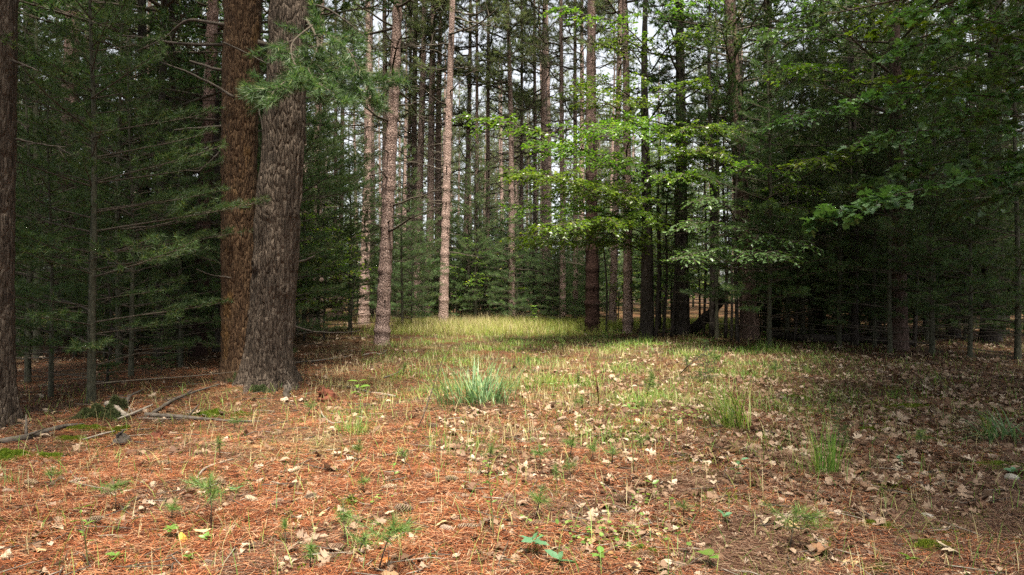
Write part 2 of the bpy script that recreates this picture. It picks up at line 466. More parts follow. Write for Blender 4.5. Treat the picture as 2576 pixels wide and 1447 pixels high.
# ------------------------------------------------------------------ the setting: forest floor
ys = np.concatenate([np.linspace(-30, 1.5, 24), 1.5 + 0.06 * np.arange(1, 160), np.geomspace(11.2, 420, 90)])
xs = np.concatenate([-np.geomspace(420, 9.1, 50), np.linspace(-9, 9, 181), np.geomspace(9.1, 420, 50)])
X, Y = np.meshgrid(xs, ys)
near = np.exp(-np.maximum(0, np.hypot(X, Y) - 14) / 6)
Z = gh(X, Y) + near * (0.020 * np.sin(7.1 * X + 3 * np.sin(2.3 * Y)) * np.sin(6.3 * Y + 1.7 * np.sin(3.1 * X)))
ny, nx = X.shape
idx = np.arange(ny * nx).reshape(ny, nx)
mb = MB()
mb.add(np.stack([X, Y, Z], -1), np.stack([idx[:-1, :-1], idx[:-1, 1:], idx[1:, 1:], idx[1:, :-1]], -1).reshape(-1, 4))
g = mb.build("ground", M['ground'], smooth=True)
tag(g, kind="structure")

# ------------------------------------------------------------------ pines: prototypes
def dead_branch_mesh(seed, L, r0, up=0.1, mats=None):
    r = np.random.default_rng(seed)
    mb = MB()
    k = 7
    s = np.linspace(0, 1, k)
    P = np.stack([L * s, 0.12 * L * np.cumsum(r.normal(size=k)) * 0.35 * s, up * L * s + 0.05 * L * np.cumsum(r.normal(size=k)) * .5], -1)
    tube(mb, P, r0 * (1 - 0.8 * s), 5)
    for q in range(int(3 + L * 3)):
        i = r.integers(2, k - 1); a = P[i]
        d = np.array([.6, r.choice([-1, 1]) * .8, r.normal() * .4]); d = d / np.linalg.norm(d)
        l = L * (.15 + .25 * r.random()) * (1.2 - s[i])
        tube(mb, np.stack([a, a + d * l * .5 + r.normal(size=3) * .03 * l, a + d * l + np.array([0, 0, .1 * l])]), [r0 * .4, r0 * .25, r0 * .1], 4)
    return mb.mesh("dead_branch", mats or M['twig'])

def white_pine_crown(seed, H, z0, lmax, r0=0.02, dens=1.0, dead_to=0.0, width=0.0085, nlen=0.11, npt=11, spacing=0.07, gap=0.40, needle='needle_white', hmax=1e9):
    """whorls of level branches carrying soft tufts of needles"""
    r = np.random.default_rng(seed)
    mb = MB(); C = []; D = []
    z = z0
    while z < H - 0.15:
        nb = int(r.integers(4, 7))
        a0 = r.random() * 2 * PI
        for q in range(nb):
            az = a0 + 2 * PI * q / nb + r.normal() * .25
            f = 1 - (z - z0) / (H - z0)
            if r.random() < .16: continue
            L = min(lmax, 0.25 + (H - z) * 0.42) * (0.45 + 0.7 * r.random())
            zz = z + r.normal() * .06
            bare = zz < dead_to
            k = 7
            s = np.linspace(0, 1, k)
            el = 0.15 + 0.35 * (1 - f)
            yaw = az + np.cumsum(r.normal(size=k)) * .05
            st = L / (k - 1)
            P = np.zeros((k, 3)); P[0] = (0, 0, zz)
            for i in range(1, k):
                e = el - 0.30 * s[i] * f + (.25 * s[i] ** 2)
                P[i] = P[i - 1] + st * np.array([math.cos(yaw[i]) * math.cos(e), math.sin(yaw[i]) * math.cos(e), math.sin(e)])
            rb = r0 * (0.35 + 0.45 * L / lmax)
            tube(mb, P, rb * (1 - .8 * s), 5, 0, cap=False)
            if bare and r.random() < .75:
                continue
            ntw = max(4, int(L / .095 * dens))
            for t in range(ntw):
                u = (.28 if not bare else .6) + (.72 if not bare else .4) * (t + r.random() * .6) / ntw
                u = min(u, 1)
                i = min(int(u * (k - 1)), k - 2); w = u * (k - 1) - i
                a = P[i] * (1 - w) + P[i + 1] * w
                bd = unit(P[i + 1] - P[i])
                sd = 1 if t % 2 else -1
                an = sd * (0.75 + .3 * r.normal())
                d = np.array([bd[0] * math.cos(an) - bd[1] * math.sin(an), bd[0] * math.sin(an) + bd[1] * math.cos(an), bd[2] + .15 + .2 * r.normal()])
                d = unit(d)
                l = (0.10 + 0.34 * L * (1.05 - u)) * (.6 + .6 * r.random())
                e = a + d * l
                tube(mb, np.stack([a, (a + e) / 2 + r.normal(size=3) * .02 * l, e]), [rb * .28, rb * .2, rb * .1], 3, 0, cap=False)
                nt_ = max(1, int(l / spacing))
                for m_ in range(nt_):
                    q2 = 1 - m_ * spacing / l
                    if q2 < .55 and m_ > 0: break
                    C.append(a + d * l * q2); D.append(d + np.array([0, 0, .25]))
            C.append(P[-1]); D.append(unit(P[-1] - P[-2]))
        z += gap * (0.75 + 0.5 * r.random())
    for q in range(4):
        C.append(np.array([0, 0, H - .1 * q])); D.append(np.array([0, 0, 1.0]))
    needles(mb, C, D, npt, nlen, width, .85, r, 1, 0.02, .05)
    return mb.mesh("crown", [M['twig'], M[needle]])

def straight_trunk(seed, H, r0, mat, sides=14, rings=None, flare=0.5, rough=None, bend=0.06, knots=0, whorl=0.0):
    r = np.random.default_rng(seed)
    n = rings or int(H / .18)
    t = np.linspace(0, 1, n) ** 1.15
    ph = r.random(4) * 6
    P = np.stack([bend * np.sin(t * 5 + ph[0]) * t, bend * np.sin(t * 4 + ph[1]) * t, t * H - 0.12], -1)
    P[:, :2] *= np.sin(PI * np.minimum(t * 1.0, 1))[:, None] ** .5
    rad = r0 * (1 - 0.82 * t)
    if whorl:      # swellings where the rings of old branches stood
        z = t * H; wz = .5
        while wz < H:
            rad = rad * (1 + whorl * (.5 + r.random()) * np.exp(-((z - wz) / .07) ** 2)); wz += .38 + .3 * r.random()
    mb = MB()
    trunk_mesh(mb, P, rad, sides, rough if rough is not None else r0 * .06, 11, .11, flare, 5, knots, seed)
    return mb.mesh("trunk", mat, smooth=True)

# young white pines, five habits: (height, foliage start, longest branch, bare below)
WP = []
for sd_, H, z0, lm, dead, r0, npt in ((21, 9.0, .6, 2.2, 1.5, .075, 19), (22, 7.0, .5, 2.0, 1.0, .055, 17), (23, 4.2, .3, 1.4, .4, .032, 18), (24, 11.0, 1.0, 2.5, 2.2, .10, 16), (25, 5.6, .4, 1.8, .6, .042, 17), (26, 8.2, .5, 2.4, 1.1, .07, 17)):
    WP.append((H, straight_trunk(sd_, H, r0, M['bark_young'], 8, 40, .25, bend=.1), white_pine_crown(sd_ + 100, H, z0, lm, dead_to=dead * .7, npt=npt)))

def place_white_pine(x, y, var, rz, sc, label, group, name="young_white_pine", sunlit=False):
    H, tm, cm = WP[var]
    t = thing(name, label, "pine tree", (x, y, float(gh(x, y)) - .02), (0, 0, rz), (sc, sc, sc), group)
    link("trunk", tm, t); c = link("crown", cm, t)
    if sunlit:      # pines of the open stand: paler needles painted in place of stronger light
        c.material_slots[1].link = 'OBJECT'; c.material_slots[1].material = M['needle_sunlit']
    return t

# tall white pines with a dense dark crown
def tall_crown(seed, H, z0, lm):
    return white_pine_crown(seed, H, z0, lm, .05, .6, z0 + .5, .026, .19, 14, .17, .8)
TW = []
for sd_, H, z0, lm in ((31, 21, 4.2, 3.6), (32, 19, 3.4, 3.2), (33, 23, 5.5, 4.0)):
    TW.append((H, z0, tall_crown(sd_ + 100, H, z0, lm)))

# red pines: clean trunk, dead stubs, high open crown
def red_pine_crown(seed, H, z0, lm, npt=13, step=1.0):
    r = np.random.default_rng(seed)
    mb = MB(); C = []; D = []
    z = z0
    while z < H:
        f = (z - z0) / (H - z0)
        az = r.random() * 2 * PI
        L = lm * (0.35 + 0.75 * math.sin(PI * min(.95, .18 + .75 * f))) * (.6 + .6 * r.random())
        if z > H - 2: L = min(L, 1.3)
        k = 8; s = np.linspace(0, 1, k)
        el = -.05 + .5 * f + .15 * r.normal()
        P = np.zeros((k, 3)); P[0] = (0, 0, z)
        ya = az
        for i in range(1, k):
            ya += r.normal() * .16
            e = el + .45 * s[i] ** 2 + r.normal() * .14
            P[i] = P[i - 1] + L / (k - 1) * np.array([math.cos(ya) * math.cos(e), math.sin(ya) * math.cos(e), math.sin(e)])
        rb = .018 + .012 * L
        tube(mb, P, rb * (1 - .75 * s), 5, 0, cap=False)
        bare = f < .12 and r.random() < .5
        for t in range(int(4 + L * 4)):
            u = .25 + .7 * r.random()
            i = min(int(u * (k - 1)), k - 2); w = u * (k - 1) - i
            a = P[i] * (1 - w) + P[i + 1] * w
            d = unit(unit(P[i + 1] - P[i]) * .7 + r.normal(size=3) * np.array([.8, .8, .4]) + np.array([0, 0, .2]))
            l = .25 + .35 * L * (1.1 - u) * r.random() + .2 * r.random()
            m2 = a + d * l * .5 + r.normal(size=3) * .08 * l; e2 = a + d * l + np.array([0, 0, .12 * l])
            tube(mb, np.stack([a, m2, e2]), [rb * .4, rb * .3, rb * .15], 4, 0, cap=False)
            if bare: continue
            for q in range(3):
                dd = unit(d + .6 * r.normal(size=3) + np.array([0, 0, .3])); ll = (.12 + .22 * r.random())
                o = m2 if q == 2 else e2
                C.append(o + dd * ll); D.append(dd)
                C.append(o + dd * ll * .5); D.append(dd)
                if q < 2: tube(mb, np.stack([o, o + dd * ll]), [rb * .15, rb * .08], 3, 0, cap=False)
        z += (.26 + .34 * r.random()) * step
    needles(mb, C, D, npt, .18, .014, .85, r, 1, .02, .08)
    return mb.mesh("crown", [M['twig'], M['needle_red']])

RP = []
for sd_, H, z0, lm in ((41, 22, 8.5, 2.4), (42, 24, 10.0, 2.6), (43, 20, 8.0, 2.2), (44, 25, 11, 2.5)):
    RP.append((H, z0, straight_trunk(sd_, H, .20, M['bark_red'], 16, 240, .35, .014, .16, 0, .13), red_pine_crown(sd_ + 100, H, z0, lm)))
RPF = [(H, z0, tm, red_pine_crown(160 + i, H, z0 + .3, 2.2, 13, 1.15)) for i, (H, z0, tm, cm) in enumerate(RP)]   # crowns thinned by crowding
RPT = [(H, z0, tm, red_pine_crown(170 + i, H, z0 + 1, 1.8, 9, 1.7)) for i, (H, z0, tm, cm) in enumerate(RP)]
DEAD = [dead_branch_mesh(50 + i, .5 + .28 * i, .016 + .003 * i, (-.1, .05, .15, -.2, .25, 0.1, .3, -.15)[i]) for i in range(8)]
STUB = []
for i in range(4):
    mb = MB(); L = .07 + .05 * i
    tube(mb, [(0, 0, 0), (L * .6, .01, .02), (L, .0, .05)], [.028, .02, .01], 6)
    STUB.append(mb.mesh("branch_stub", M['twig']))

def lean_rot(p0, p1, spin=0.0):
    d = Vector(p1) - Vector(p0)
    q = d.to_track_quat('Z', 'Y')
    return (q.to_matrix() @ Matrix.Rotation(spin, 3, 'Z')).to_euler()

def red_pine(x, y, xtop, ztop, dia, var, label, group=None, branches=10, stubs=8, mat=None, zlow=3.0, r=rng, crowded=False):
    H, z0, tm, cm = (RPT if crowded == 2 else RPF if crowded else RP)[var]
    z = float(gh(x, y))
    sx = dia / .36
    t = thing("red_pine", label, "pine tree", (x, y, z), (0, 0, 0), (1, 1, 1), group)
    t.rotation_euler = lean_rot((x, y, z), (xtop, y, ztop))
    spin = r.random() * 6.28
    tr = link("trunk", tm if mat is None else mat, t); tr.scale = (sx, sx, 1); tr.rotation_euler = (0, 0, spin)
    cr = link("crown", cm, t); cr.rotation_euler = (0, 0, r.random() * 6.28)
    sr = dia / 2
    for i in range(branches):
        hz = zlow + (z0 + 1 - zlow) * (i + r.random()) / branches
        a = r.random() * 6.28
        rr = sr * (1 - .8 * hz / H) * .85
        b = link("dead_branch", DEAD[int(r.integers(0, 8))], t)
        b.location = (rr * math.cos(a), rr * math.sin(a), hz); b.rotation_euler = (0, 0, a)
    for i in range(stubs):
        hz = .8 + (z0 - 1.2) * r.random(); a = r.random() * 6.28
        rr = sr * (1 - .8 * hz / H) * .9
        b = link("branch_stub", STUB[int(r.integers(0, 4))], t)
        b.location = (rr * math.cos(a), rr * math.sin(a), hz); b.rotation_euler = (0, 0, a)
    return t

RP_BROWN = straight_trunk(45, 22, .20, M['bark_shaded_foot'], 16, 240, .35, .014, .14, 0, .12)

# (base u, base v, u at the picture's top, width px, variety, bark, label)
reds = [
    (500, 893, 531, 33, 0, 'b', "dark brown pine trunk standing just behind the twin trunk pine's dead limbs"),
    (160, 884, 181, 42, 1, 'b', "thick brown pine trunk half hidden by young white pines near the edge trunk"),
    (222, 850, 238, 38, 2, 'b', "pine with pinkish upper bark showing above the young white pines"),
    (960, 868, 997, 32, 0, 'r', "leaning pinkish grey red pine at the clearing's edge beside the twin trunk pine"),
    (1115, 824, 1133, 22, 1, 'r', "slim pale pink red pine standing alone in front of the far pines"),
    (1288, 812, 1279, 17, 2, 'r', "slender straight red pine behind the tip of the lowest bright leafy branch"),
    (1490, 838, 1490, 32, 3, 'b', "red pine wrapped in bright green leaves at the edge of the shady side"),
    (1580, 838, 1573, 22, 0, 'r', "reddish pine trunk beside the black maple trunk"),
    (1540, 822, 1562, 18, 1, 'r', "pale pine trunk between the leaf-wrapped red pine and the black maple"),
    (1375, 806, 1372, 24, 2, 'r', "broad pink pine trunk seen behind the hanging bright green leaves"),
    (1447, 815, 1450, 13, 0, 'r', "thin pine trunk at the edge of the bright far grass"),
    (1416, 814, 1412, 14, 3, 'r', "thin pine trunk rising from golden far grass"),
    (1225, 806, 1232, 12, 1, 'r', None), (1195, 810, 1201, 10, 3, 'r', None), (1168, 806, 1182, 14, 0, 'r', None),
    (1312, 800, 1310, 12, 2, 'r', None), (1345, 800, 1346, 12, 1, 'r', None),
    (1102, 806, 1109, 20, 2, 'r', None), (1078, 808, 1091, 20, 3, 'r', None), (1050, 806, 1062, 21, 0, 'r', None),
    (1026, 803, 1031, 11, 1, 'r', None), (915, 815, 926, 24, 2, 'r', None), (962, 804, 971, 17, 3, 'r', None),
    (856, 804, 862, 13, 0, 'r', None), (842, 804, 846, 11, 1, 'r', None), (800, 812, 807, 24, 2, 'r', None),
]
for k, (ub, vb, ut, w, var, bk, lab) in enumerate(reds):
    p = gp(ub, vb)
    dia = w / F_PX * p.y
    zt = EYE + CV / F_PX * p.y
    xt = (ut - CU) / F_PX * p.y
    grp = None
    if lab is None:
        lab = "slim pinkish red pine in the bare-trunked stand beyond the clearing"; grp = "red pines beyond the clearing"
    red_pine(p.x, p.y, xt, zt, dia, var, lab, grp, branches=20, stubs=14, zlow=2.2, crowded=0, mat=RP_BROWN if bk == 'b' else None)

# the far stand, out to where the trunks close up
far = []
r2 = np.random.default_rng(5)
tries = 0
while len(far) < 120 and tries < 9000:
    tries += 1
    d = 33 + 58 * r2.random() ** .8
    x = (r2.random() * 2 - 1) * (d * .80 + 3)
    if all((x - a) ** 2 + (d - b) ** 2 >2.6 ** 2 for a, b in far):
        far.append((x, d))
for i, (x, d) in enumerate(far):
    red_pine(x, d, x + r2.normal() * .12, 12, .26 + .16 * r2.random(), i % 4, "slender pink trunked pine deep in the stand behind the clearing", "pines deep in the far stand",
             branches=10, stubs=0, zlow=3, r=r2, crowded=2 if d < 44 and abs(x) < .2 * d else 1)

for i in range(75):
    d = 72 + 45 * r2.random(); x = (r2.random() * 2 - 1) * (d * .42)
    red_pine(x, d, x + r2.normal() * .2, 12, .30 + .12 * r2.random(), i % 4, "pale pine closing the view at the far end of the stand", "pines at the far end of the stand", branches=0, stubs=0, r=r2)

# ------------------------------------------------------------------ the twin-trunked pine
def stem_from_picture(rows, d, ztop, rtop, n):
    """rows of (v, centre u, width): the stem's outline, carried on above the picture"""
    pts = []
    for v, c, w in rows:
        p = at(c, v, d); pts.append((p.x, p.y, p.z, w / 2 / F_PX * d))
    x, y, z, r0 = pts[-1]
    dx = pts[-1][0] - pts[-2][0]; dz = pts[-1][2] - pts[-2][2]
    for q in (.35, .7, 1.0):
        zz = z + (ztop - z) * q
        pts.append((x + dx / dz * (zz - z) * .5, y, zz, r0 + (rtop - r0) * q))
    pts = np.array(pts)
    zz = np.linspace(pts[0, 2], pts[-1, 2], n)
    return np.stack([np.interp(zz, pts[:, 2], pts[:, i]) for i in range(2)] + [zz], -1), np.interp(zz, pts[:, 2], pts[:, 3])

tb = gp(655, 962)
twin = thing("twin_trunk_pine", "huge old pine with two trunks joined at the foot, one orange brown and one grey", "pine tree", tb)
def child_at_world(o, parent):
    o.parent = parent
    o.location = Vector(o.location) - parent.location
mb = MB()
P1, R1 = stem_from_picture([(985, 674, 122), (930, 674, 118), (880, 676, 112), (800, 685, 106), (700, 691, 108), (600, 696, 110), (400, 710, 100), (200, 721, 98), (0, 729, 92)], tb.y - .05, 19, .10, 520)
trunk_mesh(mb, P1, R1, 120, .026, 27, .50, .70, 6, 15, 3)
o = mb.build("trunk", M['bark_grey'], smooth=True); o["label"] = "grey fissured trunk of the pair"; child_at_world(o, twin)
mb = MB()
P2, R2 = stem_from_picture([(970, 620, 108), (930, 616, 100), (880, 611, 94), (800, 605, 90), (600, 602, 86), (400, 602, 86), (200, 606, 88), (0, 611, 88)], tb.y + .12, 18, .10, 520)
trunk_mesh(mb, P2, R2, 100, .011, 40, .16, .55, 5, 12, 4)
o = mb.build("trunk", M['bark_orange'], smooth=True); o["label"] = "orange brown scaly trunk of the pair"; child_at_world(o, twin)

def roots(parent, spots, mat, seed):
    r = np.random.default_rng(seed)
    for (u, v), (u2, v2), r0 in spots:
        a = gp(u, v); b = gp(u2, v2)
        m1 = a.lerp(b, .4); m1.z = float(gh(m1.x, m1.y)) + r0 * .35; m1.x += .03 * r.normal()
        e = b.copy(); e.z = float(gh(b.x, b.y)) - .03
        top = a.copy(); top.z += r0 * 2.6
        P = smooth_path([top, a + Vector((0, 0, r0 * 1.0)), m1, e], 22)
        mb = MB(); trunk_like = np.linspace(r0 * 1.15, r0 * .28, 22) * (1 + .10 * r.normal(size=22))
        tube(mb, P, trunk_like, 10)
        o = mb.build("root", M[mat], smooth=True); child_at_world(o, parent)
roots(twin, [((612, 958), (556, 968), .10), ((640, 968), (612, 992), .11), ((690, 968), (688, 990), .10), ((722, 962), (752, 972), .12), ((728, 950), (775, 948), .09), ((590, 950), (548, 950), .08)], 'bark_grey', 5)

def limb(parent, pts, d, r0, r1, twigs=3, seed=0, mat='deadwood', dd=0.0):
    r = np.random.default_rng(seed)
    W = [at(u, v, d + dd * i / max(1, len(pts) - 1)) for i, (u, v) in enumerate(pts)]
    P = smooth_path(W, 18)
    P += np.cumsum(r.normal(size=P.shape), 0) * .004
    mb = MB()
    tube(mb, P, np.linspace(r0, r1, len(P)), 7)
    for q in range(twigs):
        i = int(r.integers(5, 17)); a = P[i]; t = unit(P[i] - P[i - 1])
        d_ = unit(t * .6 + r.normal(size=3) * .5); l = .1 + .3 * r.random()
        tube(mb, np.stack([a, a + d_ * l * .5 + r.normal(size=3) * .01, a + d_ * l]), [r1 * .8, r1 * .6, r1 * .3], 4)
    o = mb.build("dead_branch", M[mat], smooth=True)
    child_at_world(o, parent)
    return o
dl = tb.y + .1
limb(twin, [(575, 112), (540, 113), (480, 112), (420, 107), (350, 95), (288, 90)], dl, .030, .012, 3, 1)
limb(twin, [(575, 64), (530, 57), (480, 51), (445, 72), (410, 102), (350, 132)], dl - .1, .028, .008, 4, 2)
limb(twin, [(572, 180), (520, 168), (478, 155)], dl, .028, .014, 1, 3)
limb(twin, [(588, 246), (560, 228), (520, 205), (470, 180), (405, 156)], dl - .32, .022, .010, 3, 4)
limb(twin, [(572, 318), (510, 319), (445, 323)], dl, .022, .014, 0, 5)
limb(twin, [(572, 350), (535, 398), (496, 436)], dl, .022, .012, 1, 6)
limb(twin, [(582, 699), (545, 690), (500, 673)], dl - .3, .012, .006, 1, 7)
limb(twin, [(565, 107), (600, 124), (640, 146), (672, 160)], dl - .45, .016, .007, 1, 8)
limb(twin, [(672, 112), (645, 108), (622, 106)], dl, .05, .03, 0, 9)
limb(twin, [(775, 10), (830, 22), (890, 66), (962, 126)], dl - .1, .020, .005, 3, 10)
limb(twin, [(640, 262), (655, 285), (664, 330)], dl - .35, .012, .006, 0, 11)
limb(twin, [(735, 660), (765, 655), (790, 640)], dl - .1, .02, .008, 0, 12)
limb(twin, [(735, 820), (790, 835), (850, 838), (900, 832)], dl - .1, .014, .004, 3, 13)
# the live bough that hangs in front of the grey trunk
def bough(parent, name, paths, needle, npt, nlen, width, seed, side_len=.45, tw=.14):
    r = np.random.default_rng(seed)
    mb = MB(); C = []; D = []
    for path, rb in paths:
        P = smooth_path(path, 16)
        tube(mb, P, np.linspace(rb, rb * .25, 16), 6, 0)
        L = np.linalg.norm(np.diff(P, axis=0), axis=1).sum()
        n = int(L / tw * 1.3)
        for t in range(n):
            u = .22 + .78 * (t + r.random()) / n
            i = min(int(u * 15), 14); a = P[i]
            bd = unit(P[i + 1] - P[i])
            sd = unit(np.cross(bd, [0, 0, 1])) * (1 if t % 2 else -1)
            d = unit(bd * .7 + sd * (.7 + .2 * r.normal()) + np.array([0, 0, .1 + .25 * r.normal()]))
            l = side_len * (.35 + .8 * r.random()) * (1.15 - .6 * u)
            e = a + d * l
            tube(mb, np.stack([a, (a + e) / 2 + r.normal(size=3) * .03 * l, e]), [rb * .3, rb * .22, rb * .12], 4, 0)
            for q in range(max(2, int(l / .06))):
                f = 1 - q * .06 / l
                if f < .3: break
                C.append(a + d * l * f + r.normal(size=3) * .02); D.append(d + np.array([0, 0, .2]) + .4 * r.normal(size=3))
        C.append(P[-1]); D.append(P[-1] - P[-2])
    needles(mb, C, D, npt, nlen, width, .6, r, 1, .05, .05)
    o = mb.build(name, [M['twig'], M[needle]])
    child_at_world(o, parent)
    return o
db = tb.y
bough(twin, "live_bough", [
    ([at(765, 40, db), at(800, 110, db - .6), at(760, 190, db - 1.1), at(690, 235, db - 1.4), at(632, 232, db - 1.5)], .024),
    ([at(800, 110, db - .6), at(860, 160, db - .9), at(930, 205, db - 1.0), at(1000, 205, db - 1.0)], .018),
    ([at(790, 60, db - .5), at(735, 110, db - 1.0), at(745, 170, db - 1.2), at(790, 240, db - 1.3)], .016),
    ([at(780, 150, db - .8), at(840, 200, db - 1.1), at(900, 235, db - 1.2), at(955, 262, db - 1.2)], .014),
    ([at(785, 90, db - .6), at(830, 90, db - 1.1), at(880, 130, db - 1.4), at(900, 185, db - 1.5)], .014),
    ([at(760, 190, db - 1.1), at(720, 205, db - 1.5), at(700, 220, db - 1.7), at(670, 250, db - 1.8)], .012),
    ([at(770, 160, db - 1.0), at(790, 200, db - 1.5), at(830, 230, db - 1.7), at(870, 262, db - 1.8)], .012),
], 'needle_near', 26, .135, .0075, 61, .55, .085)
# crown far above the picture
crn = link("crown", TW[2][2], twin); crn.location = (-.1, .1, 3.5)
crn2 = link("crown", TW[0][2], twin); crn2.location = (.4, 0, 4.5); crn2.rotation_euler = (0, 0, 2)

# ------------------------------------------------------------------ the pine at the picture's edge
pe = gp(-34, 1072)
edge = thing("white_pine", "thick grey barked pine cut by the picture edge beside the mossy fallen branches", "pine tree", pe)
mb = MB()
PE, RE = stem_from_picture([(1095, -46, 150), (1060, -46, 146), (1000, -48, 142), (700, -50, 142), (300, -47, 144), (0, -44, 146)], pe.y, 21, .1, 520)
trunk_mesh(mb, PE, RE, 110, .009, 52, .05, .30, 6, 3, 8)
o = mb.build("trunk", M['bark_grey'], smooth=True); child_at_world(o, edge)
limb(edge, [(30, 150), (60, 165), (92, 178)], pe.y, .016, .006, 1, 21)
limb(edge, [(26, 345), (60, 352), (110, 365), (160, 376)], pe.y + .1, .012, .004, 2, 22)
ce = link("crown", TW[0][2], edge); ce.location = (0, 0, 3.5)

# ------------------------------------------------------------------ tall dark pines of the shady sides
def tall_pine(ub, vb, ut, w, var, label, mat='bark_dark', group=None, name="tall_white_pine", deads=7, seed=0):
    r = np.random.default_rng(seed + int(ub))
    p = gp(ub, vb)
    H, z0, cm = TW[var]
    dia = w / F_PX * p.y
    t = thing(name, label, "pine tree", p, group=group)
    xt = (ut - CU) / F_PX * p.y
    t.rotation_euler = lean_rot(p, (xt, p.y, EYE + CV / F_PX * p.y))
    link("trunk", straight_trunk(int(ub), H, dia / 2 * 1.08, M[mat], 14, 110, .4, dia * .03, .10), t)
    c = link("crown", cm, t); c.rotation_euler = (0, 0, r.random() * 6.28)
    for i in range(deads):
        hz = 1.2 + (z0 - .2) * (i + r.random()) / deads; a = r.random() * 6.28; rr = dia / 2 * .85
        b = link("dead_branch", DEAD[int(r.integers(0, 8))], t)
        b.location = (rr * math.cos(a), rr * math.sin(a), hz); b.rotation_euler = (0, 0, a)
    return t

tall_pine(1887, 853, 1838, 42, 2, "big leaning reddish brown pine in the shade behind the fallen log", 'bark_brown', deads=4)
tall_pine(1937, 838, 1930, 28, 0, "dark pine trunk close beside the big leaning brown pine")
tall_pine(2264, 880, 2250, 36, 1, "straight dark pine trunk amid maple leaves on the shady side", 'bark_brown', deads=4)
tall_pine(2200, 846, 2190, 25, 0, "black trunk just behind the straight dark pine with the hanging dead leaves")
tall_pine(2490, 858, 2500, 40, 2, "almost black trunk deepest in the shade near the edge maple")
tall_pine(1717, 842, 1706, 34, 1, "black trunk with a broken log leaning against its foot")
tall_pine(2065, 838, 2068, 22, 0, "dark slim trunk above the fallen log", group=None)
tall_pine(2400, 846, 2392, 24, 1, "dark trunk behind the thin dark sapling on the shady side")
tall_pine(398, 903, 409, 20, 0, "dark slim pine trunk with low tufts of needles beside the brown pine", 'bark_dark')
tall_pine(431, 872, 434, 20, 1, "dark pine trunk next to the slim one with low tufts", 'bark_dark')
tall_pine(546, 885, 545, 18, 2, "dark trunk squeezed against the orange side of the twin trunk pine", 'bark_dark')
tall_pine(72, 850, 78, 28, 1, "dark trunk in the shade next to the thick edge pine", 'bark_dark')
# the wood that closes both sides, plus unseen pines added for their shade
side_spots = [(7.0, 3.4, 2), (8.2, 10.4, 1), (-5.6, 4.6, 1), (6.4, 1.8, 0), (7.6, 5.4, 1), (5.4, -1.4, 2), (-4.6, -1.0, 0), (1.2, -4.2, 1), (9.4, 9.8, 2), (11, 6, 0), (9.5, -2.5, 2), (-9, -9, 0), (-5, -10, 1), (-1, -9.5, 2), (3, -10.5, 0), (7, -9, 1), (11, -7, 2), (-11, -4, 1), (-8, 1, 2), (12, 2, 1), (9.5, 8, 1), (13, 12.5, 2), (16, 18, 0), (19, 24, 2), (16.5, 30, 0), (22, 31, 1), (10.5, 28, 2), (26, 38, 0), (20, 41, 2),
              (-9, 4.5, 1), (-10.5, 9.5, 0), (-12.5, 14, 2), (-10.5, 19.5, 1), (-16, 19, 0), (-14, 25, 2), (-20, 28, 1), (-9, 24.5, 0), (-15, 33, 1), (-24, 36, 2), (-11, 31, 0)]
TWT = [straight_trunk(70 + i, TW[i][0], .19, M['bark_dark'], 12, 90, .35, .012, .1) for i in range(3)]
for i, (x, y, v) in enumerate(side_spots):
    if abs(x) < .7 * y:
        lab = "dark tall white pine deep in the " + ("shady wood behind the maples" if x > 0 else "wood behind the young white pines")
    else:
        lab = "tall dark white pine at the clearing's side beyond the picture's edge"
    t = thing("tall_white_pine", lab, "pine tree", (x, y, float(gh(x, y))), (0, 0, rng.random() * 6), (1, 1, 1), "tall pines of the shady sides")
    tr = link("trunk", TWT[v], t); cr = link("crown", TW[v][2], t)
    if abs(x) > .7 * y: cr.location = (0, 0, 3.0); tr.scale = (1, 1, 1.15)  # added pines: crowns lifted out of view while still shading

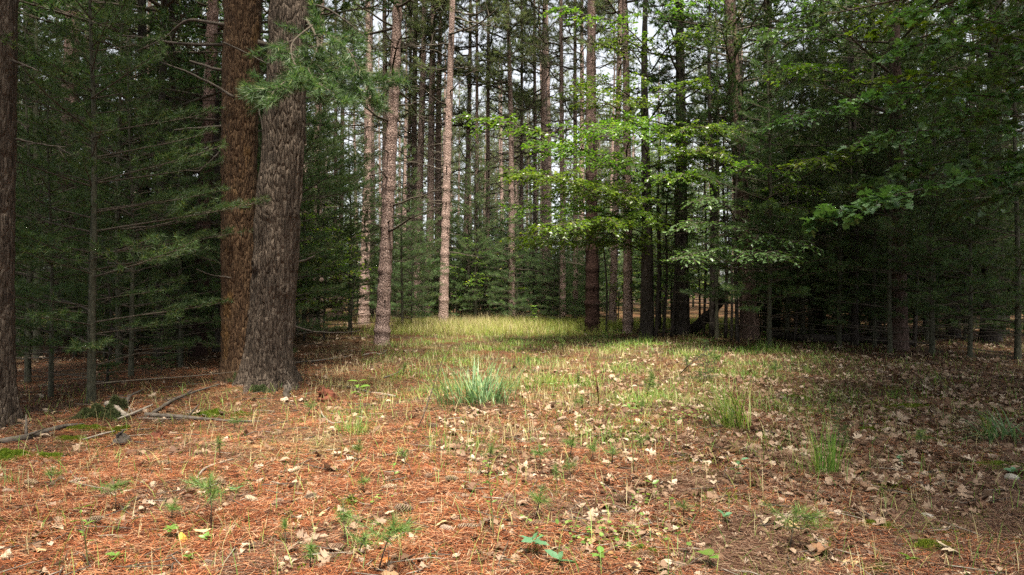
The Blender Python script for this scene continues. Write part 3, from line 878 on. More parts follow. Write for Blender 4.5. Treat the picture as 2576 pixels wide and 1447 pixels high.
# ------------------------------------------------------------------ young white pines
wp_spots = [
    # u, v, variety, scale, label
    (230, 1012, 5, .80, "young white pine with level bare branches and the thin mossy stem beside the fallen branches"),
    (70, 965, 1, .85, "young white pine pressed against the thick edge pine"),
    (330, 950, 1, .80, "slim young white pine between the mossy stem sapling and the dark slim trunks"),
    (455, 925, 0, .62, "young white pine beside the dark brown pine with soft low boughs"),
    (128, 1000, 1, .62, "spindly young white pine between the edge pine and the mossy stem sapling"),
    (300, 915, 0, .9, "young white pine with drooping blue green tufts before the dark slim trunks"),
    (95, 905, 3, .85, "bushy young white pine crowding the thick edge pine"),
    (395, 865, 0, 1.0, "full young white pine behind the dark slim trunks"),
    (470, 855, 3, .9, "tall young white pine beside the dark brown pine"),
    (190, 868, 3, 1.0, "dense young white pine before the thick brown pine"),
    (40, 862, 5, 1.0, "young white pine deep in shade behind the edge pine"),
    (800, 840, 0, 1.0, "full young white pine just behind the grey twin trunk"),
    (880, 836, 5, .92, "spreading young white pine between the twin trunk pine and the leaning red pine"),
    (745, 845, 3, .85, "young white pine half hidden by the grey twin trunk"),
    (1012, 832, 1, .95, "slim young white pine with a dark straight stem beside the leaning red pine"),
    (1065, 815, 5, .62, "low young white pine behind the golden grass"),
    (1180, 812, 1, .85, "young white pine behind the slim pale pink pine"),
    (1240, 806, 4, .95, "low bushy white pine beyond the golden grass"),
    (1035, 822, 4, .85, "round young white pine before the golden grass behind the leaning red pine"),
    (1140, 815, 2, 1.1, "small bright white pine at the golden grass edge"),
    (1205, 812, 4, .8, "small white pine with pale tufts at the far grass edge"),
    (1275, 806, 2, 1.1, "small white pine beside the slender straight red pine"),
    (1440, 808, 4, .9, "small white pine behind the bright far grass near the leaf-wrapped red pine"),
    (1345, 806, 1, .8, "bushy white pine beyond the bright grass strip"),
    (1395, 808, 4, 1.0, "small white pine at the end of the bright grass strip"),
    (1120, 806, 4, 1.1, "young white pine showing between pale pine trunks"),
    (1800, 850, 3, .95, "tall young white pine with layered dark boughs beside the broken log"),
    (1980, 856, 0, .9, "dark young white pine behind the fallen log"),
    (2110, 870, 5, .9, "young white pine with soft tufts below the pale maple leaves"),
    (2345, 893, 5, .85, "thin dark sapling pine with a bare lower stem on the shady side"),
    (2440, 900, 1, .95, "young white pine with pale tufts beside the thin dark sapling"),
    (2560, 905, 0, .85, "shaded young white pine at the edge of the leaf covered ground"),
    (2200, 875, 1, .9, "low shaded white pine in front of the straight dark trunk"),
    (2330, 855, 3, .9, "dark bushy white pine behind the thin dark sapling"),
    (2520, 850, 3, 1.0, "black green white pine filling the deepest shade"),
    (2040, 846, 3, .9, "dark pine with level boughs behind the fallen log's end"),
    (1905, 842, 0, .9, "dark pine thicket tree behind the big leaning pine"),
]
for i, (u, v, var, sc, lab) in enumerate(wp_spots):
    p = gp(u, v)
    place_white_pine(p.x, p.y, var, rng.random() * 6.28, sc, lab, "young white pines", sunlit=980 < u < 1460)
r3 = np.random.default_rng(9)
k = 0
back = []
while k < 100:
    d = 26.5 + 36 * r3.random(); x = (r3.random() * 2 - 1) * (d * (.78 if k % 2 else .24))
    if any((x - a) ** 2 + (d - b) ** 2 < 3.4 for a, b in back): continue
    back.append((x, d)); k += 1
    place_white_pine(x, d, int(r3.integers(0, 6)), r3.random() * 6, (.55 if abs(x) < .12 * d + 2 else .9) + .3 * r3.random(), "soft young white pine growing under the far pine stand", "young white pines under the far stand", sunlit=abs(x) < .32 * d)

for i in range(46):
    d = 26.5 + 17 * r3.random(); x = d * (-.20 + .34 * r3.random())
    place_white_pine(x, d, int(r3.choice([2, 4, 4])), r3.random() * 6, .55 + .5 * r3.random(), "low soft white pine between the pink trunks beyond the far grass", "low white pines beyond the far grass", sunlit=True)
for i in range(64):
    d = 42 + 40 * r3.random(); x = (r3.random() * 2 - 1) * d * .8
    place_white_pine(x, d, int(r3.choice([0, 1, 4, 5])), r3.random() * 6, (.8 if abs(x) < .14 * d else 1.3) + .4 * r3.random(), "soft white pine growing far back under the pine stand", "white pines far back under the stand", sunlit=abs(x) < .35 * d)
for i in range(26):
    d = 27 + 18 * r3.random(); x = d * (.38 + .42 * r3.random())
    place_white_pine(x, d, int(r3.choice([2, 4])), r3.random() * 6, .9 + .6 * r3.random(), "low bushy white pine far behind the fallen log", "low white pines far behind the fallen log")
for i in range(60):
    sgn = 1 if i % 2 else -1
    d = 12.5 + 17 * r3.random() + (5 if sgn > 0 else 0)
    x = sgn * d * ((.36 + .40 * r3.random()) if sgn > 0 else (.30 + .46 * r3.random()))
    place_white_pine(x, d, int(r3.choice([2, 4])), r3.random() * 6, .6 + .6 * r3.random(), "low bushy white pine closing the view under the " + ("shady wood" if sgn > 0 else "trees beside the edge pine"), "low white pines under the " + ("shady wood" if sgn > 0 else "trees beside the edge pine"))
k = 0
while k < 44:
    d = 15 + 20 * r3.random(); sgn = 1 if k % 2 else -1
    x = sgn * d * (.26 + .56 * r3.random() if sgn < 0 else .36 + .48 * r3.random())
    if any((x - a) ** 2 + (d - b) ** 2 < 3.2 for a, b in back): continue
    back.append((x, d)); k += 1
    place_white_pine(x, d, int(r3.choice([0, 1, 3, 5])), r3.random() * 6, .85 + .35 * r3.random(), "dark young white pine inside the " + ("shady wood beyond the fallen log" if sgn > 0 else "wood beyond the edge pine"), "young white pines inside the " + ("shady wood" if sgn > 0 else "wood beyond the edge pine"))

# ------------------------------------------------------------------ leafy trees
def spray(mb, path, rb, r, leaf, mat, size, tw=.16, side=.7, leaf_sp=.055, flat=.35, droop=.22, k=18, tilt=(0, 0, 1)):
    """a branch with level side twigs that carry two rows of leaves"""
    P = smooth_path(path, k)
    tube(mb, P, np.linspace(rb, rb * .2, k), 5, 0, cap=False)
    L = np.linalg.norm(np.diff(P, axis=0), axis=1).sum()
    n = max(4, int(L / tw))
    LP, LD, LN, LS = [], [], [], []
    for t in range(n):
        u = .12 + .88 * (t + r.random()) / n
        i = min(int(u * (k - 1)), k - 2); a = P[i]
        bd = unit(P[i + 1] - P[i])
        sd = unit(np.cross(bd, [0, 0, 1])) * (1 if t % 2 else -1)
        d = unit(bd * (.8 + .2 * r.normal()) + sd * (.75 + .25 * r.normal()) + np.array([0, 0, .24 * r.normal()]))
        l = side * (.35 + .75 * r.random()) * (1.1 - .65 * u)
        m_ = 6
        q = np.linspace(0, 1, m_)[:, None]
        tp = a + d * l * q + np.array([0, 0, -droop]) * l * q ** 2 + np.cumsum(r.normal(size=(m_, 3)), 0) * .012 * l
        tube(mb, tp, np.linspace(rb * .3, rb * .08, m_), 3, 0, cap=False)
        nl = max(3, int(l / leaf_sp))
        for s_ in range(nl):
            f = .12 + .88 * (s_ + .5 * r.random()) / nl
            i2 = min(int(f * (m_ - 1)), m_ - 2); w = f * (m_ - 1) - i2
            b = tp[i2] * (1 - w) + tp[i2 + 1] * w
            s2 = unit(np.cross(d, [0, 0, 1])) * (1 if s_ % 2 else -1)
            for _dup in range(2 if r.random() < .35 else 1):
                LP.append(b + r.normal(size=3) * .015); LD.append(d * .6 + s2 * (.7 + .3 * r.normal()) + np.array([0, 0, -.15 + .25 * r.normal()]))
                LN.append(np.array(tilt) + flat * r.normal(size=3)); LS.append(size * (.65 + .6 * r.random()))
    if LP:
        leaves(mb, LP, LD, LN, np.array(LS), leaf, mat)

MAPLE = lobed_leaf('maple', (.25, -.3)); OAK = lobed_leaf('oak', (.2, -.25))

# the black-trunked leafy tree whose boughs reach across the clearing
pb = gp(1627, 848)
maple = thing("maple_tree", "black trunked leafy tree whose bright green boughs reach out over the clearing", "leafy tree", pb)
maple.rotation_euler = (0, 0, 0)
link("trunk", straight_trunk(91, 13, .21, M['bark_dark'], 14, 90, .4, .01, .10), maple)
r4 = np.random.default_rng(14)
D0 = pb.y
def bough_px(parent, pts, rb, seed, mat='leaf_beech', size=.10, tw=.15, side=.8, leaf=LEAF_OVAL, subs=3, flat=.35, sp=.055, name="leafy_bough"):
    """bough given by picture places with their distances"""
    r = np.random.default_rng(seed)
    mb = MB()
    W = [at(u, v, d) for u, v, d in pts]
    spray(mb, W, rb, r, leaf, 1, size, tw, side, sp, flat)
    P = smooth_path(W, 12)
    for q in range(subs):
        i = int(2 + (q + r.random()) * 8 / subs); i = min(i, 10)
        bd = unit(P[i + 1] - P[i]); sd = unit(np.cross(bd, [0, 0, 1])) * (1 if q % 2 else -1)
        l = side * 1.7 * (1.1 - i / 14)
        d = unit(bd * .8 + sd * .8 + np.array([0, 0, .1 * r.normal()]))
        spray(mb, [P[i], P[i] + d * l * .5 + np.array([0, 0, .05]), P[i] + d * l + np.array([0, 0, -.1])], rb * .5, r, leaf, 1, size, tw, side * .7, sp, flat)
    o = mb.build(name, [M['twig'], M[mat]])
    child_at_world(o, parent)
    return o
boughs = [
    ([(1630, 420, D0), (1520, 400, D0 - 2), (1400, 345, D0 - 3.5), (1270, 312, D0 - 4.5), (1160, 290, D0 - 5)], .035),
    ([(1630, 450, D0), (1540, 420, D0 - 2.5), (1450, 385, D0 - 4), (1350, 350, D0 - 5)], .03),
    ([(1630, 480, D0), (1530, 470, D0 - 1.5), (1400, 450, D0 - 2.5), (1250, 428, D0 - 3)], .03),
    ([(1630, 520, D0), (1560, 490, D0 - 2), (1470, 480, D0 - 3), (1390, 470, D0 - 3.5)], .025),
    ([(1630, 560, D0), (1540, 540, D0 - 1.5), (1430, 520, D0 - 2), (1240, 525, D0 - 2.2)], .025),
    ([(1630, 610, D0), (1560, 590, D0 - 1), (1440, 588, D0 - 1.5), (1260, 598, D0 - 2)], .025),
    ([(1630, 640, D0), (1560, 610, D0 - 1.5), (1430, 612, D0 - 2), (1310, 615, D0 - 2.3)], .022),
    ([(1630, 590, D0), (1540, 560, D0 - 3), (1450, 560, D0 - 5), (1350, 580, D0 - 6)], .022),
    ([(1630, 540, D0), (1520, 500, D0 - 3), (1420, 450, D0 - 5), (1300, 440, D0 - 6)], .025),
    ([(1630, 330, D0), (1580, 290, D0 - 1), (1510, 250, D0 - 2), (1430, 215, D0 - 2.5)], .03),
    ([(1630, 280, D0), (1580, 240, D0 - .5), (1540, 215, D0 - 1), (1470, 200, D0 - 1.2)], .025),
    ([(1635, 300, D0), (1680, 240, D0 - 1.5), (1720, 210, D0 - 2.5), (1780, 200, D0 - 3)], .03),
    ([(1635, 360, D0), (1700, 330, D0 - 1.5), (1770, 320, D0 - 3), (1850, 330, D0 - 3.5)], .03),
    ([(1635, 420, D0), (1700, 400, D0 - 1.5), (1750, 380, D0 - 3), (1830, 390, D0 - 4)], .03),
    ([(1635, 470, D0), (1690, 450, D0 - 2), (1720, 440, D0 - 3), (1780, 450, D0 - 4)], .03),
    ([(1635, 210, D0), (1600, 140, D0 - .5), (1560, 110, D0 - 1), (1500, 100, D0 - 1.5)], .025),
    ([(1638, 130, D0), (1560, 60, D0 - 1.5), (1460, 35, D0 - 2.5), (1380, 22, D0 - 3)], .025),
    ([(1638, 180, D0), (1680, 120, D0 - 1), (1730, 90, D0 - 2), (1800, 80, D0 - 3)], .03),
    ([(1638, 100, D0), (1690, 40, D0 - 1), (1740, 10, D0 - 2), (1800, -10, D0 - 3)], .03),
    ([(1635, 540, D0), (1590, 545, D0 - 2), (1540, 560, D0 - 3), (1510, 575, D0 - 3.5)], .02),
    ([(1632, 390, D0), (1600, 330, D0 - 2.5), (1560, 320, D0 - 4), (1490, 330, D0 - 5)], .025),
]
for i, (pts, rb) in enumerate(boughs):
    bough_px(maple, pts, rb, 200 + i, size=.09, subs=3 if i in (11, 15, 16, 17, 18) else 6, side=.80 if i in (11, 15, 16, 17, 18) else 1.0, tw=.115, sp=.038, flat=.45)

# a second maple with bluish shining leaves, lower and in front of the big leaning pine
pm = gp(1855, 862)
mp2 = thing("young_maple", "young maple spreading low layers of shining leaves before the big leaning brown pine", "leafy tree", pm)
link("trunk", straight_trunk(92, 8.5, .06, M['bark_dark'], 8, 40, .3, .003, .2), mp2)
for i, pts in enumerate([
    [(1855, 500, 18.4), (1940, 470, 17.5), (2010, 470, 16.8), (2080, 490, 16)],
    [(1855, 560, 18.4), (1920, 520, 17), (1990, 520, 16), (2060, 540, 15.5)],
    [(1855, 600, 18.4), (1800, 570, 17), (1760, 560, 16), (1700, 580, 15)],
    [(1855, 650, 18.4), (1800, 630, 17), (1760, 635, 15.5), (1690, 655, 14.5)],
    [(1855, 640, 18.4), (1900, 600, 16.5), (1960, 600, 15.5), (2040, 620, 14.5)],
    [(1855, 680, 18.4), (1880, 640, 16), (1920, 640, 15), (1990, 650, 14)],
    [(1855, 450, 18.4), (1880, 420, 17), (1920, 420, 16), (1980, 440, 15)],
    [(1855, 560, 18.4), (1830, 520, 17), (1800, 500, 16), (1730, 510, 15)],
]):
    bough_px(mp2, pts, .02, 240 + i, 'leaf_oak' if i not in (0, 1, 6) else 'leaf_beech', .10, .14, .75, subs=3, flat=.25)

# the maple beyond the picture's edge whose big leaves hang into the dark side
pk = gp(2640, 985)
mp3 = thing("maple_tree", "maple whose big pale lobed leaves hang into the dark side from the picture's edge", "leafy tree", pk)
link("trunk", straight_trunk(93, 10, .11, M['bark_dark'], 12, 60, .3, .006, .12), mp3)
K = pk.y
for i, (pts, ld) in enumerate([
    ([(2640, 430, K), (2480, 440, K - .8), (2300, 480, K - 1.2), (2150, 520, K - 1.4), (2050, 555, K - 1.4)], 'leaf_oak'),
    ([(2640, 400, K), (2450, 400, K - .4), (2280, 430, K - .6), (2180, 470, K - .6)], 'leaf_oak'),
    ([(2640, 330, K), (2480, 330, K - .5), (2300, 330, K - .8), (2150, 360, K - .8)], 'leaf_oak'),
    ([(2640, 250, K), (2450, 240, K - .3), (2250, 235, K - .4), (2120, 260, K - .3)], 'leaf_oak'),
    ([(2640, 160, K), (2500, 130, K - .6), (2350, 110, K - 1), (2200, 150, K - 1)], 'leaf_oak'),
    ([(2640, 100, K), (2520, 60, K - .3), (2380, 30, K - .6), (2250, 30, K - .6)], 'leaf_oak'),
    ([(2640, 40, K), (2560, 0, K - .8), (2450, -20, K - 1.2), (2330, -10, K - 1.4)], 'leaf_oak'),
    ([(2640, 210, K), (2580, 190, K - .8), (2500, 180, K - 1.2), (2400, 200, K - 1.5)], 'leaf_oak'),
    ([(2640, 120, K), (2480, 80, K + .8), (2300, 60, K + 1.3), (2120, 80, K + 1.5)], 'leaf_beech'),
    ([(2640, 220, K), (2480, 200, K + .9), (2300, 190, K + 1.4), (2130, 210, K + 1.6)], 'leaf_beech'),
    ([(2640, 300, K), (2500, 290, K + .5), (2420, 300, K + 1), (2330, 320, K + 1.4)], 'leaf_oak'),
    ([(2640, 500, K), (2580, 480, K - .5), (2500, 500, K - .8), (2420, 540, K - 1)], 'leaf_oak'),
]):
    bough_px(mp3, pts, .014, 270 + i, ld, .14 if i < 2 else .105, .13, .50, MAPLE, 6 if i < 2 else 4, .35, .075)

pq = gp(2150, 868)
mp4 = thing("maple_tree", "slim maple with mid green leaves high in the shade above the pale lobed leaves", "leafy tree", pq)
link("trunk", straight_trunk(94, 14, .09, M['bark_dark'], 10, 70, .3, .004, .12), mp4)
Q = pq.y
for i, pts in enumerate([
    [(2150, 300, Q), (2070, 280, Q - 1.5), (2000, 290, Q - 2.5), (1920, 320, Q - 3)],
    [(2150, 220, Q), (2080, 180, Q - 1.5), (2000, 170, Q - 2.5), (1930, 190, Q - 3)],
    [(2150, 140, Q), (2060, 90, Q - 1.5), (1980, 70, Q - 3), (1890, 80, Q - 3.5)],
    [(2150, 260, Q), (2220, 230, Q - 2), (2300, 220, Q - 3.5), (2390, 240, Q - 4.5)],
    [(2150, 170, Q), (2240, 130, Q - 2), (2330, 110, Q - 3.5), (2440, 120, Q - 4.5)],
    [(2150, 80, Q), (2180, 40, Q - 2), (2240, 20, Q - 3), (2320, 30, Q - 4)],
    [(2150, 360, Q), (2190, 340, Q - 2), (2230, 350, Q - 3), (2290, 380, Q - 4)],
    [(2150, 420, Q), (2100, 400, Q - 2), (2050, 400, Q - 3), (1980, 420, Q - 4)],
    [(2150, 60, Q), (2100, 10, Q - 1), (2050, -10, Q - 2), (1980, -10, Q - 2.5)],
]):
    bough_px(mp4, pts, .02, 300 + i, 'leaf_beech' if i % 2 else 'leaf_oak', .11, .14, .8, subs=3, sp=.06)

# understory bushes and far leafy saplings
def leafy_proto(seed, H, nb, L, size, mat):
    r = np.random.default_rng(seed)
    mb = MB()
    for q in range(nb):
        z = H * (.18 + .8 * (q + r.random()) / nb); az = r.random() * 6.28
        l = L * (.5 + .7 * r.random()) * (1.15 - .7 * z / H)
        d = np.array([math.cos(az), math.sin(az), .0])
        a = np.array([0, 0, z])
        spray(mb, [a, a + d * l * .5 + np.array([0, 0, .22 * l]), a + d * l + np.array([0, 0, .18 * l])], .014, r, LEAF_OVAL, 1, size, .16, .5 * l + .15, .07, .4)
    return mb.mesh("crown", [M['twig'], mat])
LP_ = []
for sd_, H, nb, L, s in ((81, 4.5, 20, 1.6, .11), (82, 3.0, 16, 1.2, .10), (83, 6.5, 26, 2.0, .12)):
    LP_.append((straight_trunk(sd_, H, .012 * H * .6, M['bark_dark'], 7, 30, .2, .002, .15), leafy_proto(sd_, H, nb, L, s, M['leaf_under'])))
ls_spots = [
    (815, 856, 0, .85, "yellow green leafy sapling glowing between the grey twin trunk and the leaning red pine"),
    (885, 853, 1, 1.0, "low yellowish leafy bush behind the leaning red pine's foot"),
    (765, 858, 0, .95, "leafy sapling with pale green sprays close behind the grey twin trunk"),
    (1175, 818, 0, .8, "leafy green sapling behind the slim pale pink pine"),
    (1215, 808, 1, 1.0, "low leafy bush beyond the golden grass"),
    (1690, 838, 0, 1.0, "leafy sapling in the gap between the black trunks"),
    (1660, 830, 2, .9, "bright leafy sapling lit from behind between the black trunks"),
    (1555, 818, 1, 1.2, "leafy bush behind the reddish pine trunk"),
    (1760, 828, 2, 1.0, "leafy sapling behind the broken log"),
    (2020, 835, 2, 1.1, "dark leafy sapling beyond the fallen log"),
    (2160, 832, 2, 1.2, "leafy tree in the shade behind the straight dark trunk"),
    (120, 838, 2, 1.1, "leafy tree dim behind the young white pines near the edge pine"),
    (560, 845, 0, 1.1, "leafy sapling behind the dark brown pine"),
    (1320, 800, 0, .8, "leafy sapling under the far pines"),
]
for u, v, var, sc, lab in ls_spots:
    p = gp(u, v)
    t = thing("leafy_sapling", lab, "sapling", p, (0, 0, rng.random() * 6.28), (sc, sc, sc), "leafy saplings round the clearing")
    link("trunk", LP_[var][0], t); link("crown", LP_[var][1], t)
for i in range(40):
    d = 28 + 26 * r3.random(); x = (r3.random() * 2 - 1) * d * (.76 if i % 2 else .25)
    t = thing("leafy_sapling", "small leafy sapling under the far pine stand", "sapling", (x, d, float(gh(x, d))), (0, 0, r3.random() * 6.28), (1.1,) * 3, "leafy saplings under the far stand")
    v = int(r3.integers(0, 3)) if abs(x) > .15 * d else 1
    link("trunk", LP_[v][0], t); link("crown", LP_[v][1], t)

# thin bare stems in the shady side
for i, (u, v, ut, vt, w) in enumerate([(1650, 850, 1662, 350, 9), (1668, 848, 1685, 420, 7), (1690, 846, 1712, 330, 9), (1790, 852, 1787, -60, 13), (1770, 846, 1778, 200, 6), (1825, 850, 1822, 300, 8), (1840, 856, 1832, 420, 6),
                                       (2140, 858, 2141, -60, 12), (2000, 860, 2010, 450, 6), (1525, 838, 1520, 500, 5), (2300, 872, 2310, 300, 9), (318, 868, 325, 100, 11), (268, 965, 285, 560, 6), (345, 880, 350, 400, 7)]):
    p = gp(u, v)
    q = at(ut, vt, p.y + .2 * (-1) ** i)
    mb = MB()
    P = smooth_path([p - Vector((0, 0, .05)), p.lerp(q, .35) + Vector((.04, 0, 0)), p.lerp(q, .7) + Vector((-.05, 0, 0)), q], 24)
    r0 = w / 2 / F_PX * p.y
    P2 = P - np.array(p)
    tube(mb, P2, np.linspace(r0 * 1.2, r0 * .45, 24), 7)
    rr = np.random.default_rng(i)
    t = thing("bare_sapling", ["thin dark bare stem among the black trunks on the shady side", "thin dark bare stem among the young white pines"][u < 700], "sapling", p, group=["bare stems on the shady side", "bare stems among the young white pines"][u < 700])
    mb.build("trunk", M['bark_dark'], t, True)
    for b_ in range(7):
        i_ = int(rr.integers(5, 23)); b = link("dead_branch", DEAD[int(rr.integers(0, 4))], t)
        b.location = P2[i_]; b.rotation_euler = (0, 0, rr.random() * 6.28)

# ------------------------------------------------------------------ logs and fallen branches
def lying(name, label, cat, pts, rads, mat, seed=0, twigs=0, group=None, n=26, lift=0.0, sides=9, rough=.1):
    """pts: (u, v, height of the axis above ground)"""
    r = np.random.default_rng(seed)
    W = []
    for u, v, h in pts:
        if h <= .12:
            p = gp(u, v); p = Vector((p.x, p.y, p.z + h + lift))
        else:
            p = at(u, v, h)
        W.append(p)
    o0 = Vector(W[0])
    P = smooth_path([w - o0 for w in W], n)
    rad = np.interp(np.linspace(0, 1, n), np.linspace(0, 1, len(rads)), rads)
    rad = rad * (1 + rough * r.normal(size=n))
    mb = MB(); tube(mb, P, rad, sides)
    for q in range(twigs):
        i = int(r.integers(4, n - 2)); d = unit(unit(P[i] - P[i - 1]) * .5 + np.array([r.normal() * .6, r.normal() * .6, .4 * r.random()])); l = .08 + .2 * r.random()
        tube(mb, np.stack([P[i], P[i] + d * l * .6, P[i] + d * l]), [rad[i] * .5, rad[i] * .35, rad[i] * .15], 5)
    o = mb.build(name, M[mat], smooth=True)
    o.location = o0
    return tag(o, label, cat, group)
# pixel helper for the zoomed view used while measuring
def zl(x, y): return (x * .2968, 687 + y * .2968)
def zc(x, y): return (644 + x * .2968, 772.8 + y * .2968)
def zr(x, y): return (1288 + x * .2968, 772.8 + y * .2968)
def zf(x, y): return (1932 + x * .2968, 772.8 + y * .2968)
def b1(x, y): return (x * .25, 1103.4 + y * .25)
def b2(x, y): return (644 + x * .25, 1103.4 + y * .25)
def b3(x, y): return (1288 + x * .25, 1103.4 + y * .25)
def b4(x, y): return (1932 + x * .25, 1103.4 + y * .25)
lying("fallen_branch", "long dark fallen branch lying level on the needles toward the twin trunk pine", "branch", [(*zl(1230, 1225), .03), (*zl(1500, 1240), .03), (*zl(1700, 1258), .03), (*zl(1950, 1268), .02), (*zl(2200, 1268), .015)], [.030, .027, .022, .015, .009], 'deadwood', 1, 3)
lying("fallen_branch", "dark fallen branch slanting up the needle bank to the twin trunk pine", "branch", [(*zl(1300, 1205), .03), (*zl(1480, 1105), .05), (*zl(1660, 1035), .05), (*zl(1860, 968), .04)], [.022, .020, .016, .008], 'deadwood', 2, 4)
lying("fallen_branch", "bleached splintered branch lying across the meeting of the dark branches", "branch", [(*zl(1000, 1258), .03), (*zl(1120, 1222), .04), (*zl(1290, 1168), .07)], [.008, .018, .008], 'palewood', 3, 2)
lying("fallen_branch", "short thick pale branch end sticking out of the mossy stump", "branch", [(*zl(905, 1165), .08), (*zl(970, 1190), .07), (*zl(1060, 1235), .04)], [.036, .034, .028], 'palewood', 4, 0)
lying("fallen_branch", "grey forked stick rising beside the mossy stump", "branch", [(*zl(1060, 1150), .03), (*zl(1100, 1100), .08), (*zl(1215, 1050), .10)], [.028, .018, .008], 'deadwood', 5, 2)
lying("fallen_branch", "grey weathered log running from the picture's edge under the bright moss", "branch", [(*zl(-60, 1455), .03), (*zl(150, 1440), .035), (*zl(400, 1370), .035), (*zl(560, 1320), .03), (*zl(720, 1295), .02)], [.03, .034, .03, .022, .012], 'deadwood', 6, 3)
lying("fallen_branch", "thin pale stick lying on needles before the mossy stump", "branch", [(*zl(700, 1425), .015), (*zl(980, 1360), .025), (*zl(1290, 1335), .02)], [.009, .009, .006], 'palewood', 7, 0)
lying("fallen_branch", "grey stick with a pale end lying on needles near the flattened dry grass", "branch", [(*zc(985, 738), .02), (*zc(1080, 750), .02), (*zc(1180, 768), .02)], [.016, .018, .016], 'palewood', 8, 0)
lying("fallen_branch", "thin forked twig lying beside the rotten red stump", "branch", [(*zc(655, 690), .03), (*zc(760, 695), .04), (*zc(880, 715), .03), (*zc(985, 738), .02)], [.006, .008, .009, .010], 'deadwood', 9, 3)
lying("fallen_branch", "short stick on the grassy needles beyond the rotten red stump", "branch", [(*zc(1080, 610), .02), (*zc(1180, 580), .03), (*zc(1270, 535), .05)], [.014, .012, .006], 'deadwood', 10, 1)
lying("fallen_branch", "curved bare stick arching over pale leaves near the yellow green tuft", "branch", [(*zc(550, 900), .03), (*zc(570, 960), .05), (*zc(640, 1005), .03), (*zc(720, 990), .02)], [.006, .009, .010, .007], 'palewood', 11, 1)
lying("fallen_branch", "grey bent stick lying near the seedling by the flattened grass", "branch", [(*b1(1985, 415), .02), (*b1(2080, 330), .03), (*b1(2340, 235), .025)], [.007, .009, .006], 'palewood', 12, 0)
lying("fallen_branch", "long straw coloured stick lying across mossy needles near the standing cone", "branch", [(*b4(850, 420), .02), (*b4(1100, 510), .02), (*b4(1450, 605), .03), (*b4(2000, 680), .02)], [.003, .004, .004, .003], 'palewood', 13, 0)
lying("fallen_branch", "dark bent twig lying on moss near the lobed pale leaf", "branch", [(*b4(2130, 1170), .015), (*b4(2270, 1120), .02), (*b4(2400, 1035), .03)], [.005, .005, .003], 'deadwood', 14, 1)
lying("fallen_branch", "dark hooked twig above the pale leaves by the tall grass tuft", "branch", [(*b4(1390, 545), .015), (*b4(1530, 480), .03), (*b4(1700, 520), .02), (*b4(1800, 505), .02)], [.004, .005, .004, .003], 'deadwood', 15, 1)
lying("fallen_branch", "thin pale root-like stick lying in front of the leaning red pine", "branch", [(*zc(900, 415), .02), (*zc(1000, 405), .04), (*zc(1060, 410), .03), (*zc(1110, 380), .05)], [.02, .022, .018, .01], 'palewood', 16, 3)
lying("fallen_branch", "pale root stretching over needles from the twin trunk pine", "branch", [(*zc(300, 480), .02), (*zc(480, 465), .02), (*zc(600, 450), .02), (*zc(800, 420), .02)], [.016, .014, .012, .008], 'palewood', 17, 1)
lying("fallen_branch", "short grey root end lying at the grey twin trunk's foot", "branch", [(*zc(305, 655), .01), (*zc(345, 605), .03), (*zc(410, 580), .02)], [.014, .016, .010], 'deadwood', 18, 0)
lying("broken_log", "dark broken log leaning on the foot of a black trunk", "log", [(1735, 838, .02), (1752, 822, 22.0), (1790, 785, 21.6), (1822, 745, 21.2)], [.20, .17, .15, .13], 'bark_dark', 19, 3)
lying("fallen_log", "long dark mossy log lying in the shade behind the leaf covered ground", "log", [(1930, 850, .10), (2040, 862, .12), (2150, 864, .12), (2300, 872, .10)], [.09, .11, .11, .08], 'bark_dark', 20, 3)
lying("fallen_branch", "long thin pale branch lying across dark leaves on the shady side", "branch", [(*zf(1390, 215), .05), (*zf(1560, 300), .04), (*zf(1750, 370), .04), (*zf(2000, 395), .03), (*zf(2220, 430), .03)], [.012, .014, .014, .012, .008], 'deadwood', 21, 3)
lying("dead_weed", "thin dark bare stem standing aslant before the blue green grass clump", "plant stem", [(*zc(1370, 1025), .0), (*zc(1430, 890), 7.25), (*zc(1510, 650), 7.3), (*zc(1595, 400), 7.3)], [.006, .006, .005, .003], 'twig', 22, 2)
lying("dead_weed", "slanting dead twig standing in the grass before the black trunks", "plant stem", [(*zr(1420, 580), .02), (*zr(1490, 500), 11.4), (*zr(1560, 440), 11.4), (*zr(1650, 370), 11.4)], [.010, .009, .008, .005], 'twig', 23, 4)
lying("dead_weed", "tall thin reddish stem standing in leaves before the far grass", "plant stem", [(*zr(735, 850), .0), (*zr(725, 700), 8.1), (*zr(705, 560), 8.1)], [.007, .008, .005], 'redwood', 24, 2)

